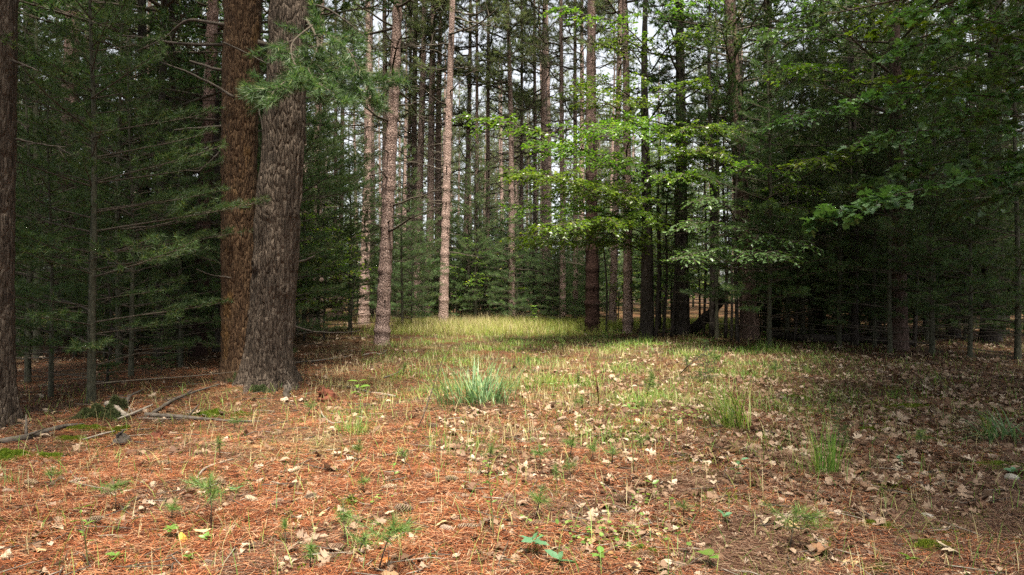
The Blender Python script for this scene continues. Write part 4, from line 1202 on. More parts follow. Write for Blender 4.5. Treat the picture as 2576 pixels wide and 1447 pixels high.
# rotten stump and mossy stump
def lump(name, label, cat, u, v, sx, sy, sz, mat, seed, spikes=0, group=None, parts=None):
    r = np.random.default_rng(seed)
    p = gp(u, v)
    n, m_ = 26, 14
    th = np.linspace(0, 2 * PI, n, endpoint=False); ph = np.linspace(.5 * PI, -.15, m_)
    TH, PH = np.meshgrid(th, ph)
    nn = vnoise(TH / (2 * PI), (PH + .2) * 4, 9, 10, r) - .5
    n2 = vnoise(TH / (2 * PI), (PH + .2) * 9, 21, 20, r) - .5
    q = 1 + .45 * nn + .2 * n2
    V = np.stack([sx * np.cos(PH) * np.cos(TH) * q, sy * np.cos(PH) * np.sin(TH) * q, sz * np.sin(PH) * q], -1)
    i = np.arange(m_ - 1)[:, None] * n; j = np.arange(n)[None]; j2 = (j + 1) % n
    mb = MB(); mb.add(V, np.stack([i + j, i + n + j, i + n + j2, i + j2], -1).reshape(-1, 4), 0)
    for s in range(spikes):
        a = r.random() * 6.28; b = np.array([sx * .6 * math.cos(a), sy * .6 * math.sin(a), sz * .3]); h = sz * (.6 + r.random())
        w = .012 + .02 * r.random()
        tube(mb, np.stack([b, b + [0.02 * r.normal(), .02 * r.normal(), h * .6], b + [.04 * r.normal(), .04 * r.normal(), h]]), [w, w * .8, w * .15], 4)
    t = mb.build(name, M[mat], smooth=False); t.location = p
    return tag(t, label, cat, group)
lump("rotten_stump", "crumbled rotten red stump beside the pale forked stick", "stump", *zc(605, 800), .13, .12, .15, 'redwood', 31, 9)
lump("rotten_wood", "rusty red rotten wood chunk at the leaning red pine's foot", "wood chunk", *zc(1000, 400), .25, .2, .06, 'redwood', 32, 3)
lump("rotten_stump", "small dark broken stub standing on needles before the grey twin trunk", "stump", *zc(258, 755), .05, .05, .14, 'deadwood', 33, 4)
lump("rotten_wood", "red brown bark chunk on needles beside the moss before the fallen branches", "wood chunk", *zl(1330, 1400), .09, .05, .05, 'redwood', 34, 4)
lump("rotten_wood", "mossy grey wood chunk poking from the needles before the mossy stump", "wood chunk", *zl(1040, 1440), .07, .13, .07, 'bark_dark', 35, 3)

def moss_patch(label, u, v, sx, sy, h, seed, mat='moss', name="moss_patch", cat="moss", n=None, long=.02):
    """a cushion of tiny upright leaves on a low mound"""
    r = np.random.default_rng(seed)
    p = gp(u, v)
    n = n or int(min(9000, 2600 + 26000 * sx * sy * 4))
    a = r.random(n) * 2 * PI; q = np.sqrt(r.random(n))
    edge_ = 1 + .35 * np.sin(3 * a + r.random() * 6) + .2 * np.sin(7 * a + r.random() * 6)
    q *= edge_ * .85
    q *= 1 + (r.random(n) < .18) * r.random(n) * .7
    x = sx * q * np.cos(a); y = sy * q * np.sin(a)
    hh = h * np.maximum(0, 1 - q ** 2) ** .7 * (.7 + .5 * np.sin(x * 40 + seed) * np.sin(y * 37))
    z = gh(p.x + x, p.y + y) - p.z + hh + .004
    mb = MB()
    needles(mb, np.stack([x, y, z], -1), np.tile([0, 0, 1.0], (n, 1)), 3, long, .008, .7, r, 0, 0, .02)
    o = mb.build(name, M[mat]); o.location = p
    return tag(o, label, cat, "moss cushions on the needle litter" if name == "moss_patch" else None)
mosses = [
    (zl(720, 1330), .22, .10, .04, "bright green moss cushion along the grey weathered log"),
    (zl(600, 1415), .15, .08, .03, "yellow green moss beneath the grey weathered log"),
    (zl(1030, 1345), .10, .10, .05, "deep green moss on the mossy grey wood chunk"),
    (zl(1720, 1205), .13, .06, .03, "bright moss tuft above the long dark fallen branch"),
    (zl(1830, 1195), .14, .06, .05, "rusty topped moss cushion above the long dark fallen branch"),
    (zl(2045, 1210), .13, .09, .04, "round green moss cushion near the tip of the long dark fallen branch"),
    (zl(60, 1560), .22, .14, .05, "thick green moss patch at the picture's edge below the weathered log"),
    (zl(400, 1560), .14, .08, .03, "small green moss hump on needles below the weathered log"),
    (zf(1150, 855), .35, .16, .03, "yellow green moss streak on the leafy ground beyond the tall grass tuft"),
    (zf(900, 1050), .28, .12, .03, "bright yellow moss ridge beside the tall grass tuft"),
    (zf(220, 775), .25, .14, .03, "pale green moss near the arching yellow green clump"),
    (b4(1100, 900), .16, .12, .02, "green moss patch beneath the cone with the pale stone"),
    (b4(1700, 1100), .14, .10, .02, "dark green moss patch beside the big lobed pale leaf"),
    (b4(2260, 290), .26, .14, .02, "mossy streak before the arching grass at the picture's edge"),
    (b4(2150, 1040), .10, .08, .02, "small moss spot at the shaded corner near the bent twig"),
    (b4(1130, 1340), .12, .07, .02, "moss at the picture's lower edge by the small clover"),
    (b2(970, 640), .03, .03, .02, "tiny bright moss button among needles behind the seedlings"),
    (b3(1330, 1150), .10, .07, .02, "dark moss under the trailing clover"),
    (b3(1590, 265), .07, .05, .02, "moss spot beside the pale leaves near the tall thin stem"),
]
for i, ((u, v), sx, sy, h, lab) in enumerate(mosses):
    moss_patch(lab, u, v, sx, sy, h, 400 + i)
moss_patch("shaggy grey green mossy stump among the fallen branches", *zl(840, 1235), .28, .13, .13, 431, 'moss_dark', "mossy_stump", "stump", 7000, .04)
moss_patch("mossy knob behind the thick pale branch end", *zl(990, 1180), .11, .09, .17, 432, 'moss_dark', "mossy_stump", "stump", 4000, .045)
moss_patch("dark moss tucked between the roots of the grey twin trunk", 655, 985, .14, .07, .08, 434, 'moss_dark', "moss_patch", "moss", 2500, .03)
mo = moss_patch("dark green moss growing at the foot of the grey twin trunk", *zl(2030, 935), .22, .10, .16, 433, 'moss_dark', "moss_patch", "moss", 4000, .03)

# ------------------------------------------------------------------ needle litter
def scatter(n, d0, d1, power, r, spread=.82, edge=.5):
    """places over the visible floor, thicker near the viewer"""
    t = r.random(n)
    if power == 1: d = d0 * (d1 / d0) ** t
    else:
        a = 1 - power; d = (d0 ** a + t * (d1 ** a - d0 ** a)) ** (1 / a)
    x = (r.random(n) * 2 - 1) * (d * spread + edge)
    return x, d
r5 = np.random.default_rng(77)
mb = MB()
n = 330000
x, y = scatter(n, 2.9, 16, 1.45, r5, .80, .3)
z = gh(x, y) + .003 + .028 * r5.random(n) ** 1.6 + .020 * np.sin(7.1 * x + 3 * np.sin(2.3 * y)) * np.sin(6.3 * y + 1.7 * np.sin(3.1 * x))
az = r5.normal(size=n) * .9 + .4 * np.sin(x * 1.3 + y * .9) + PI * r5.integers(0, 2, n)
ln = .055 + .06 * r5.random(n)
w = .0011 + .00013 * y
dx, dy = np.cos(az), np.sin(az)
tl = (r5.random(n) - .35) * .25
bend = .18 * r5.normal(size=n)
a = np.stack([x - dx * ln / 2, y - dy * ln / 2, z - np.maximum(0, -tl) * ln * .3], -1)
m_ = np.stack([x - dy * ln * bend * .3, y + dx * ln * bend * .3, z + .003], -1)
b = np.stack([x + dx * ln / 2, y + dy * ln / 2, z + tl * ln * .5], -1)
sd_ = np.stack([-dy * w, dx * w, np.zeros(n)], -1)
V = np.stack([a - sd_, a + sd_, m_ - sd_, m_ + sd_, b - sd_ * .5, b + sd_ * .5], 1)
F = (np.array([[0, 1, 3, 2], [2, 3, 5, 4]])[None] + (np.arange(n) * 6)[:, None, None]).reshape(-1, 4)
old = r5.random(n) < np.clip(.12 + .55 / (1 + np.exp(-(x / y - .16) * 12)) + .5 * (np.sin(2.3 * x + 1.7 * np.sin(1.9 * y)) * np.sin(2.9 * y + 1.2 * np.sin(2.6 * x)) > .25), 0, 1)
mb.add(V.reshape(-1, 3), F[np.repeat(~old, 2)], 0)
mb.f.append((F[np.repeat(old, 2)], 1))
o = mb.build("needle_litter", [M['litter'], M['litter_old']]); tag(o, "rusty orange fallen pine needles covering the clearing floor", "pine needles", kind="stuff")

mb = MB()
x, y = scatter(60000, 3.0, 12, 1.2, r5, .80, .3)
k_ = (np.sin(2.7 * x + 1.9 * np.sin(2.1 * y + .5)) * np.sin(3.1 * y + 1.6 * np.sin(2.4 * x)) > .45 - .25 * np.clip(x / y - .1, 0, .5) * 2) & (r5.random(60000) < .06 + .6 / (1 + np.exp(-(x / y - .30) * 14)))
x, y = x[k_], y[k_]
needles(mb, np.stack([x, y, gh(x, y) + .012 + .012 * r5.random(len(x))], -1), np.tile([0, 0, 1.0], (len(x), 1)), 7, .022, .010, .9, r5, 0, 0, .03)
o = mb.build("creeping_moss", M['moss']); tag(o, "thin yellow green moss creeping through the needle litter", "moss", kind="stuff")
mb = MB()
x, y = scatter(1500, 3.0, 18, 1.3, r5, .80, .3)
for a_, b_ in zip(x, y):
    l = .05 + .22 * r5.random() ** 2; az_ = r5.random() * 6.28; z_ = float(gh(a_, b_)) + .012 + .012 * r5.random()
    c_ = np.array([a_, b_, z_]); d_ = np.array([math.cos(az_), math.sin(az_), .12 * r5.normal()])
    tube(mb, np.stack([c_ - d_ * l, c_ + .12 * l * r5.normal(size=3) * [1, 1, .3], c_ + d_ * l]), np.array([.0022, .0028, .0014]) * (1 + .06 * b_), 4, int(r5.random() < .3))
x, y = scatter(2600, 3.0, 14, 1.3, r5, .80, .3)
az_ = r5.random(2600) * 6.28
leaves(mb, np.stack([x, y, gh(x, y) + .012 + .01 * r5.random(2600)], -1), np.stack([np.cos(az_), np.sin(az_), .2 * r5.normal(size=2600)], -1), np.stack([.4 * r5.normal(size=2600), .4 * r5.normal(size=2600), np.ones(2600)], -1), .012 + .03 * r5.random(2600), (LEAF_OVAL[0] * np.array([1, 1.3, 1]), LEAF_OVAL[1]), 2)
o = mb.build("twig_litter", [M['deadwood'], M['palewood'], M['litter_old']]); tag(o, "small dark twigs and bark flakes mixed into the needle litter", "twigs", kind="stuff")

# ------------------------------------------------------------------ landmarks used in the labels of small things
LAND = [("the mossy stump", *zl(840, 1240)), ("the blue green grass clump", 1195, 1035), ("the arching yellow green clump", 1843, 1081), ("the tall grass tuft", 2080, 1197), ("the arching grass at the edge", 2520, 1105),
        ("the yellow green tuft", 890, 1096), ("the flattened dry grass", 715, 1135), ("the grey twin trunk", 690, 965), ("the rotten red stump", *zc(605, 800)), ("the thin aslant stem", *zc(1370, 1025)),
        ("the tallest pine seedling", *b2(1230, 1330)), ("the bright bushy seedling", *b3(230, 830)), ("the spreading pine seedling", *b1(2125, 910)), ("the shaded pine seedling", *b4(215, 1140)),
        ("the round leaved seedling", *b3(1980, 1280)), ("the trailing clover", *b3(800, 1050)), ("the pale stone", *b4(1600, 820)), ("the long straw stick", *b4(1450, 605)), ("the yellow moss ridge", *zf(900, 1050)),
        ("the yellow moss streak", *zf(1150, 855)), ("the weathered log", *zl(300, 1400)), ("the leaning red pine", 960, 868), ("the fallen log", 2100, 864), ("the pale leaf cluster", *b2(1850, 600)),
        ("the group of three cones", *b1(1600, 600)), ("the black trunks", 1680, 850), ("the tall thin stem", *b2(2390, 1000)), ("the thin dark sapling", 2345, 893)]
LANDP = [(n_, gp(u, v)) for n_, u, v in LAND]
def near_phrase(x, y):
    n_, p = min(LANDP, key=lambda q: (q[1].x - x) ** 2 + ((q[1].y - y)) ** 2)
    dx, dy = x - p.x, y - p.y
    if math.hypot(dx, dy) < .22 + .02 * y: return "right by " .replace("right ", "close ") + n_
    if abs(dy) > abs(dx): return ("beyond " if dy > 0 else "in front of ") + n_
    return "off to one side of " + n_ if math.hypot(dx, dy) > .8 else "beside " + n_

# ------------------------------------------------------------------ fallen leaves
def dry_leaf_mesh(seed, kind, mat):
    r = np.random.default_rng(seed)
    if kind == 'oval':
        a = np.linspace(0, 2 * PI, 22, endpoint=False)
        out_ = np.stack([.5 - .5 * np.cos(a), .27 * np.sin(a) * (1 + .25 * np.cos(a))], -1)
    else:
        out_ = lobed_outline(kind)
        out_ = out_ * np.array([1, .9 + .3 * r.random()]) + r.normal(size=out_.shape) * .012
    n = len(out_)
    mid = np.stack([out_[:, 0] * .9 + .05, out_[:, 1] * .5], -1)
    V2 = np.vstack([out_, mid, [[.5, 0]]])
    c1, c2, c3 = r.normal(size=3) * np.array([.4, .25, .22])
    z = c1 * V2[:, 1] ** 2 * 2 + c2 * (V2[:, 0] - .5) ** 2 * 1.2 + c3 * V2[:, 0] * V2[:, 1] + .05 * np.sin(9 * V2[:, 0] + seed) * np.cos(8 * V2[:, 1])
    V = np.column_stack([V2[:, 0] - .5, V2[:, 1], z - z.min() * .75])
    F4 = [[i, (i + 1) % n, n + (i + 1) % n, n + i] for i in range(n)]
    F3 = [[n + i, n + (i + 1) % n, 2 * n] for i in range(n)]
    mb = MB(); mb.add(V, F4); mb.f.append((np.array(F3), 0))
    tube(mb, [(-.5, 0, V[0, 2]), (-.6, .02, V[0, 2] + .01), (-.72, .05, V[0, 2])], [.012, .01, .008], 4)
    return mb.mesh("fallen_leaf", mat, smooth=True)
LEAFKINDS = []
for i, (kind, mat, word) in enumerate([('oak', 'dry_pale', 'pale lobed'), ('maple', 'dry_pale', 'pale pointed'), ('oval', 'dry_pale', 'pale oval'), ('oak', 'dry_tan', 'tan lobed'), ('maple', 'dry_tan', 'tan pointed'), ('oval', 'dry_tan', 'tan oval'), ('oak', 'dry_brown', 'dark brown lobed'), ('oval', 'dry_brown', 'dark brown oval'), ('oval', 'dry_orange', 'orange')]):
    LEAFKINDS.append([(dry_leaf_mesh(500 + 7 * i + q, kind, M[mat]), word) for q in range(4)])
LK_P = np.array([.24, .14, .12, .12, .09, .08, .10, .08, .03])
r6 = np.random.default_rng(123)
cand = []
# leaves whose places are plain in the photograph: (u, v, kind, length m)
for (u, v), kd, L in [
    (b2(1550, 1220), 0, .13), (b2(340, 665), 1, .12), (b2(480, 1010), 1, .08), (b2(430, 830), 2, .10), (b2(1860, 740), 0, .11), (b2(1740, 640), 0, .12), (b2(1900, 560), 2, .12), (b2(2110, 590), 2, .11), (b2(2130, 855), 0, .13),
    (b2(2320, 870), 0, .14), (b2(1160, 780), 1, .08), (b2(1350, 770), 2, .08), (b2(1360, 1110), 1, .11), (b2(640, 910), 3, .10), (b2(2170, 1310), 1, .10), (b2(2200, 1170), 0, .10), (b2(2110, 1010), 3, .09), (b2(430, 565), 2, .10),
    (b2(550, 470), 1, .10), (b2(960, 315), 0, .10), (b2(370, 355), 2, .11), (b2(1500, 545), 2, .10),
    (b3(360, 940), 0, .12), (b3(1215, 240), 1, .12), (b3(1065, 300), 6, .10), (b3(1100, 145), 0, .11), (b3(550, 640), 8, .07), (b3(940, 720), 4, .10), (b3(880, 920), 4, .08), (b3(1900, 1110), 5, .08), (b3(2110, 1185), 5, .08),
    (b3(1690, 1300), 2, .10), (b3(2310, 590), 0, .11), (b3(910, 310), 1, .08), (b3(940, 370), 2, .08), (b3(980, 425), 1, .09), (b3(1140, 1320), 0, .09), (b3(760, 410), 6, .10), (b3(2230, 150), 3, .16), (b3(1740, 100), 0, .15), (b3(2460, 190), 2, .12),
    (b4(920, 360), 4, .17), (b4(960, 310), 6, .17), (b4(500, 1180), 4, .18), (b4(1780, 1170), 1, .17), (b4(250, 1330), 2, .13), (b4(1110, 1230), 0, .16), (b4(330, 1100), 0, .16), (b4(880, 800), 0, .15), (b4(1600, 1010), 5, .09), (b4(180, 520), 0, .14),
    (b4(430, 760), 5, .12), (b4(1070, 390), 0, .12), (b4(1510, 380), 8, .08), (b4(2050, 240), 2, .10), (b4(800, 350), 2, .10), (b4(1320, 400), 0, .09), (b4(1990, 1040), 2, .13), (b4(2150, 470), 1, .10), (b4(550, 1040), 2, .10), (b4(1750, 215), 0, .13), (b4(1960, 965), 6, .13),
    (b4(2300, 1250), 7, .10), (b4(2500, 890), 5, .09), (b4(850, 1280), 4, .09),
    (b1(1160, 910), 2, .07), (b1(540, 940), 0, .15), (b1(410, 1010), 8, .10), (b1(430, 1105), 8, .07), (b1(2030, 960), 5, .13), (b1(2330, 950), 0, .14), (b1(2390, 1060), 1, .10), (b1(2190, 1065), 5, .08), (b1(1180, 1150), 0, .13), (b1(700, 1300), 2, .12),
    (b1(800, 1290), 8, .06), (b1(945, 360), 2, .08), (b1(1680, 325), 2, .06), (b1(840, 690), 2, .05), (b1(1260, 560), 2, .09), (b1(790, 310), 2, .07), (b1(480, 1215), 3, .09), (b1(1640, 40), 2, .11),
    (zr(1070, 985), 2, .16), (zr(1340, 610), 1, .12), (zr(1480, 1200), 0, .14), (zr(1170, 1285), 1, .12), (zr(1000, 1320), 2, .12), (zr(1890, 1240), 4, .18), (zr(1420, 985), 2, .13),
]:
    p = gp(u, v); cand.append((p.x, p.y, kd, L * .85))
n0 = len(cand)
def leaf_density(x, y):
    """share of the litter that is leaves: thick on the shady side, thin by the twin trunk"""
    rt = 1 / (1 + np.exp(-(x / y - .27) * 9))
    band = np.exp(-((y - 8.5) / 4.0) ** 2)
    return .09 + .91 * rt * (.12 + .88 * np.clip((y - 4) / 4.5, 0, 1)) + .30 * band * (x / y > -.1) + .35 * (y > 13) * (x / y < -.15)
while len(cand) < 13500:
    x, y = scatter(400, 3.2, 30, 1.25, r6, .80, .3)
    keep = r6.random(400) < leaf_density(x, y) * (.35 + .65 * (np.sin(x * 2.1 + 1.3 * np.sin(y)) * np.sin(y * 1.7 + .8 * x) > -.2))
    for a_, b_ in zip(x[keep], y[keep]):
        cand.append((a_, b_, int(r6.choice(9, p=LK_P)), (.04 + .075 * r6.random() ** 1.3) * min(1.1, .55 + .07 * b_)))
order = sorted(range(len(cand)), key=lambda i: (i >= n0, cand[i][1] / cand[i][3]))
ind = order[:300]
for i in ind:
    x, y, kd, L = cand[i]
    me, word = LEAFKINDS[kd][int(r6.integers(0, 4))]
    o = link("fallen_leaf", me)
    o.location = (x, y, float(gh(x, y)) + .004 + .012 * r6.random())
    o.rotation_euler = (r6.normal() * .22, r6.normal() * .22, r6.random() * 6.28); o.scale = (L, L, L)
    tag(o, f"{word} dry leaf lying {near_phrase(x, y)}", "leaf", f"{word} dry leaves {near_phrase(x, y)}")
mb = MB()
rest = order[300:]
TM = [lobed_leaf('oak', (.6, .3)), lobed_leaf('maple', (-.5, .5)), (LEAF_OVAL[0] * np.array([1, 1.1, 2.2]), LEAF_OVAL[1])]
kk = r6.integers(0, 3, len(rest))
for q in range(3):
    sel = [cand[i] for i, k_ in zip(rest, kk) if k_ == q]
    xs_ = np.array([s[0] for s in sel]); ys_ = np.array([s[1] for s in sel]); L = np.array([s[3] for s in sel]) * (1 + .012 * ys_)
    az = r6.random(len(sel)) * 2 * PI
    P = np.stack([xs_, ys_, gh(xs_, ys_) + .014 + .012 * r6.random(len(sel))], -1)
    D = np.stack([np.cos(az), np.sin(az), r6.normal(size=len(sel)) * .25], -1)
    Nn = np.stack([r6.normal(size=len(sel)) * .3, r6.normal(size=len(sel)) * .3, np.ones(len(sel))], -1)
    leaves(mb, P, D, Nn, L, TM[q])
o = mb.build("leaf_litter", M['dry_mix']); tag(o, "dry fallen leaves strewn between the clearing and the shady wood", "dead leaves", kind="stuff")

# ------------------------------------------------------------------ cones
def cone_mesh(seed, L, rad, tipmat, open_=.8):
    r = np.random.default_rng(seed)
    mb = MB()
    n = 74
    tube(mb, [(t * L, 0, 0) for t in np.linspace(0, .97, 7)], rad * .42 * np.sin(PI * np.clip(np.linspace(.12, .93, 7), 0, 1)) ** .6, 8, 0)
    ga = 2.39996
    for i in range(n):
        t = (i + .5) / n
        a = i * ga
        pr = rad * (math.sin(PI * (.10 + .82 * t)) ** .7)
        ax = np.array([t * L * .95, 0, 0]); rd = np.array([0, math.cos(a), math.sin(a)]); tg = np.array([0, -math.sin(a), math.cos(a)])
        o_ = ax + rd * pr * .30
        sl = rad * (.85 + .25 * r.random()) * (.55 + .45 * math.sin(PI * t)); w = rad * .36 * (.7 + .4 * math.sin(PI * t))
        d = unit(rd * open_ + np.array([.75, 0, 0])); up = unit(np.cross(tg, d))
        e = o_ + d * sl
        th = rad * .05
        V = np.array([o_ - tg * w * .3, o_ + tg * w * .3, o_ + d * sl * .72 - tg * w, o_ + d * sl * .72 + tg * w, e - tg * w * .45 + up * th, e + tg * w * .45 + up * th])
        V2 = V - up * th * 1.3
        VV = np.vstack([V, V2])
        mb.add(VV, [[0, 1, 3, 2], [7, 6, 8, 9], [0, 2, 8, 6], [3, 1, 7, 9]], 1)
        b0 = mb.nv - 12
        mb.f.append((np.array([[2, 3, 5, 4], [9, 8, 10, 11], [2, 4, 10, 8], [5, 3, 9, 11], [4, 5, 11, 10]]) + b0, 2))
    return mb.mesh("pine_cone", [M['cone_core'], M['cone'], tipmat], False)
CONES = [cone_mesh(601, .125, .026, M['cone_tip']), cone_mesh(602, .11, .030, M['cone']), cone_mesh(603, .14, .024, M['cone_tip'], .6), cone_mesh(604, .075, .027, M['cone'], 1.0)]
CW = ["pale tipped long", "dark open", "slim pale", "short dark"]
cones = [(b1(100, 560), 2), (b1(310, 480), 1), (b1(770, 455), 2), (b1(1540, 510), 0), (b1(1080, 575), 3), (b1(1620, 580), 0), (b1(1650, 655), 0), (b1(900, 890), 2), (b1(50, 1240), 0), (b1(2110, 1305), 0), (b1(2540, 660), 0), (b1(2200, 470), 3),
         (b1(1650, 265), 2), (b1(1980, 160), 3), (b2(560, 610), 2), (b2(205, 695), 1), (b2(1330, 520), 0), (b2(1500, 750), 0), (b2(1935, 950), 0), (b2(1760, 415), 3), (b2(1970, 440), 0), (b2(1820, 350), 2), (b2(2165, 930), 2),
         (b2(815, 1130), 1), (b2(2530, 620), 3), (b3(215, 35), 0), (b3(1870, 325), 3), (b3(2040, 595), 3), (b3(235, 905), 1), (b3(650, 235), 2), (b3(1330, 1230), 2), (b3(2540, 370), 1), (b4(30, 400), 3), (b4(1100, 660), 1),
         (b4(1470, 840), 2), (b4(2430, 200), 1), (b4(580, 590), 2), (b4(1120, 215), 1), (zc(1490, 1020), 2), (zc(180, 1095), 1), (zc(320, 1415), 2), (zc(1050, 785), 2), (zr(410, 970), 2), (zr(610, 930), 3), (zr(1200, 1090), 2), (zr(1060, 1050), 0), (zr(2170, 610), 2)]
r7 = np.random.default_rng(31)
for (u, v), k_ in cones:
    p = gp(u, v)
    a = r7.normal() * .6 + (PI if r7.random() < .5 else 0)
    o = link("pine_cone", CONES[k_])
    s = .82 + .2 * r7.random()
    o.scale = (s, s, s); o.rotation_euler = (r7.random() * 6.28, r7.normal() * .12, a)
    dv = Matrix.Rotation(a, 3, 'Z') @ Vector((.055, 0, 0))
    o.location = p + Vector((0, 0, .024)) - dv
    tag(o, f"{CW[k_]} pine cone lying {near_phrase(p.x, p.y)}", "pine cone", "pine cones on the needles " + near_phrase(p.x, p.y))

# stones
for i, ((u, v), s) in enumerate([(b4(1600, 820), .05), (b4(1500, 270), .035), (b4(2450, 425), .06), (zc(830, 1195), .03)]):
    p = gp(u, v); r = np.random.default_rng(i)
    bm_pts = unit(r.normal(size=(60, 3)))
    n_, m_ = 12, 8
    th = np.linspace(0, 2 * PI, n_, endpoint=False); ph = np.linspace(-PI / 2, PI / 2, m_)
    TH, PH = np.meshgrid(th, ph)
    q = 1 + .35 * (vnoise(TH / 6.2832, (PH + 1.6) * 2, 5, 8, r) - .5)
    V = np.stack([s * np.cos(PH) * np.cos(TH) * q, s * .8 * np.cos(PH) * np.sin(TH) * q, s * .55 * np.sin(PH) * q], -1)
    ii = np.arange(m_ - 1)[:, None] * n_; j = np.arange(n_)[None]; j2 = (j + 1) % n_
    mb = MB(); mb.add(V, np.stack([ii + j, ii + j2, ii + n_ + j2, ii + n_ + j], -1).reshape(-1, 4))
    o = mb.build("stone", M['stone'], smooth=False); o.location = p + Vector((0, 0, s * .35)); o.rotation_euler = (0, 0, r.random() * 6)
    tag(o, ["pale angular stone touching a faded cone on the moss", "small white stone beside the tall grass tuft's leaves", "flat pale stone near the mossy streak at the shaded edge", "small white pebble by the thin sprout behind the seedlings"][i], "stone")

# ------------------------------------------------------------------ pine seedlings
def seedling_mesh(seed, h, whorls, nl, npt, lean=.03, tuft=.06):
    r = np.random.default_rng(seed)
    stem = MB(); tube(stem, [(0, 0, -.01), (lean * .4, 0, h * .5), (lean, .01, h)], [.004, .003, .0018], 5)
    mb = MB(); C = []; D = []
    for k_ in range(whorls):
        z = h * (1 - .38 * k_ / max(1, whorls - 1)) if whorls > 1 else h
        nb = 1 if k_ == 0 else int(r.integers(3, 5))
        for q in range(nb):
            a = r.random() * 6.28
            l = 0 if k_ == 0 else tuft * (.8 + .7 * r.random()) * (1 + .5 * k_)
            d = np.array([math.cos(a), math.sin(a), .35]) if k_ else np.array([0, 0, 1.0])
            b = np.array([lean * z / h, 0, z]); e = b + d * l
            if l: tube(mb, np.stack([b, e]), [.0018, .001], 4, 0)
            for f in (1, .7, .4) if l else (1,):
                C.append(b + d * l * f); D.append(d)
    for q in range(int(h / .03)):
        C.append(np.array([lean * .8, 0, h * (.55 + .45 * r.random())])); D.append(unit(np.append(r.normal(size=2), .5)))
    needles(mb, C, D, npt, nl, .0026, .7, r, 1, .05, .02)
    return stem.mesh("stem", M['twig']), mb.mesh("crown", [M['twig'], M['needle_seed']])
SEED = [seedling_mesh(701, .25, 3, .075, 16, .02, .075), seedling_mesh(702, .20, 2, .06, 16, .01, .03), seedling_mesh(703, .15, 1, .06, 26, .01), seedling_mesh(704, .12, 2, .05, 14, .02, .03), seedling_mesh(705, .3, 3, .065, 14, .03, .05)]
SW = ["broad spreading", "slender upright", "single tufted", "tiny", "tall loose"]
seeds = [(b2(1230, 1330), 0, 1.1), (b2(545, 1330), 2, 1.0), (b2(300, 1050), 2, .9), (b2(900, 1060), 1, 1.0), (b2(1085, 560), 1, .8), (b1(2125, 910), 0, 1.0), (b1(1170, 760), 4, .8), (b1(1710, 860), 1, .9), (b3(230, 830), 1, 1.15), (b3(465, 500), 2, .9),
         (b3(600, 450), 1, .9), (b3(790, 260), 1, 1.0), (b4(215, 1140), 0, 1.15), (zr(600, 870), 2, 1.3), (zr(515, 880), 1, 1.0), (zr(1140, 770), 1, 1.6), (zr(575, 700), 2, 1.4), (zr(1200, 700), 2, 2.0), (zr(850, 1330), 3, 1.2), (zr(490, 1290), 1, 1.3),
         (zr(440, 400), 2, 2.0), (zr(1500, 560), 2, 2.0), (zr(150, 520), 2, 1.8), (zr(1720, 560), 1, 1.8), (zc(850, 1330), 1, 1.0), (zc(1960, 1440), 4, .9), (zc(1270, 1330), 3, 1.2), (zf(60, 640), 1, 1.6), (zf(1300, 1180), 3, 1.5), (zr(1110, 1300), 4, .8),
         (zr(240, 1350), 3, 1.4), (zc(1240, 600), 2, 1.6), (zc(440, 920), 3, 1.4), (zr(1090, 920), 3, 1.3), (zl(1980, 1330), 3, 1.2), (b1(2220, 210), 2, 1.1), (b1(500, 480), 3, 1.0), (b2(1020, 1200), 3, 1.2), (b4(1550, 70), 3, 1.0), (b3(1720, 780), 3, .9)]
for (u, v), k_, s in seeds:
    p = gp(u, v)
    t = thing("pine_seedling", f"{SW[k_]} green pine seedling growing {near_phrase(p.x, p.y)}", "seedling", p, (r7.normal() * .14, r7.normal() * .14, r7.random() * 6.28), (s * (.85 + .3 * r7.random()), s * (.85 + .3 * r7.random()), s * (.8 + .4 * r7.random())), f"pine seedlings {near_phrase(p.x, p.y)}")
    link("stem", SEED[k_][0], t); link("crown", SEED[k_][1], t)
# knee-high pine shrubs at the edge of the wood
for (u, v), s, lab in [(zl(1370, 850), .26, "knee high blue green pine shrub behind the needle bank before the dark slim trunk"), (zl(950, 700), .30, "low blue green pine shrub beneath the young white pines"), (zl(920, 930), .2, "small shaded pine shrub behind the mossy stump"),
                       (zl(1500, 760), .24, "soft little pine shrub between the twin trunk pine and the dark slim trunk"), (zl(130, 780), .3, "dark little pine shrub beside the edge pine"), (zr(1640, 640), .16, "small blue green pine shrub behind the arching yellow green clump"), (zf(600, 1190), .10, "small blue green pine sprig beside the tall grass tuft")]:
    p = gp(u, v)
    t = thing("pine_shrub", lab, "pine shrub", p, (0, 0, r7.random() * 6), (s, s, s), None)
    link("trunk", WP[2][1], t); link("crown", WP[2][2], t)

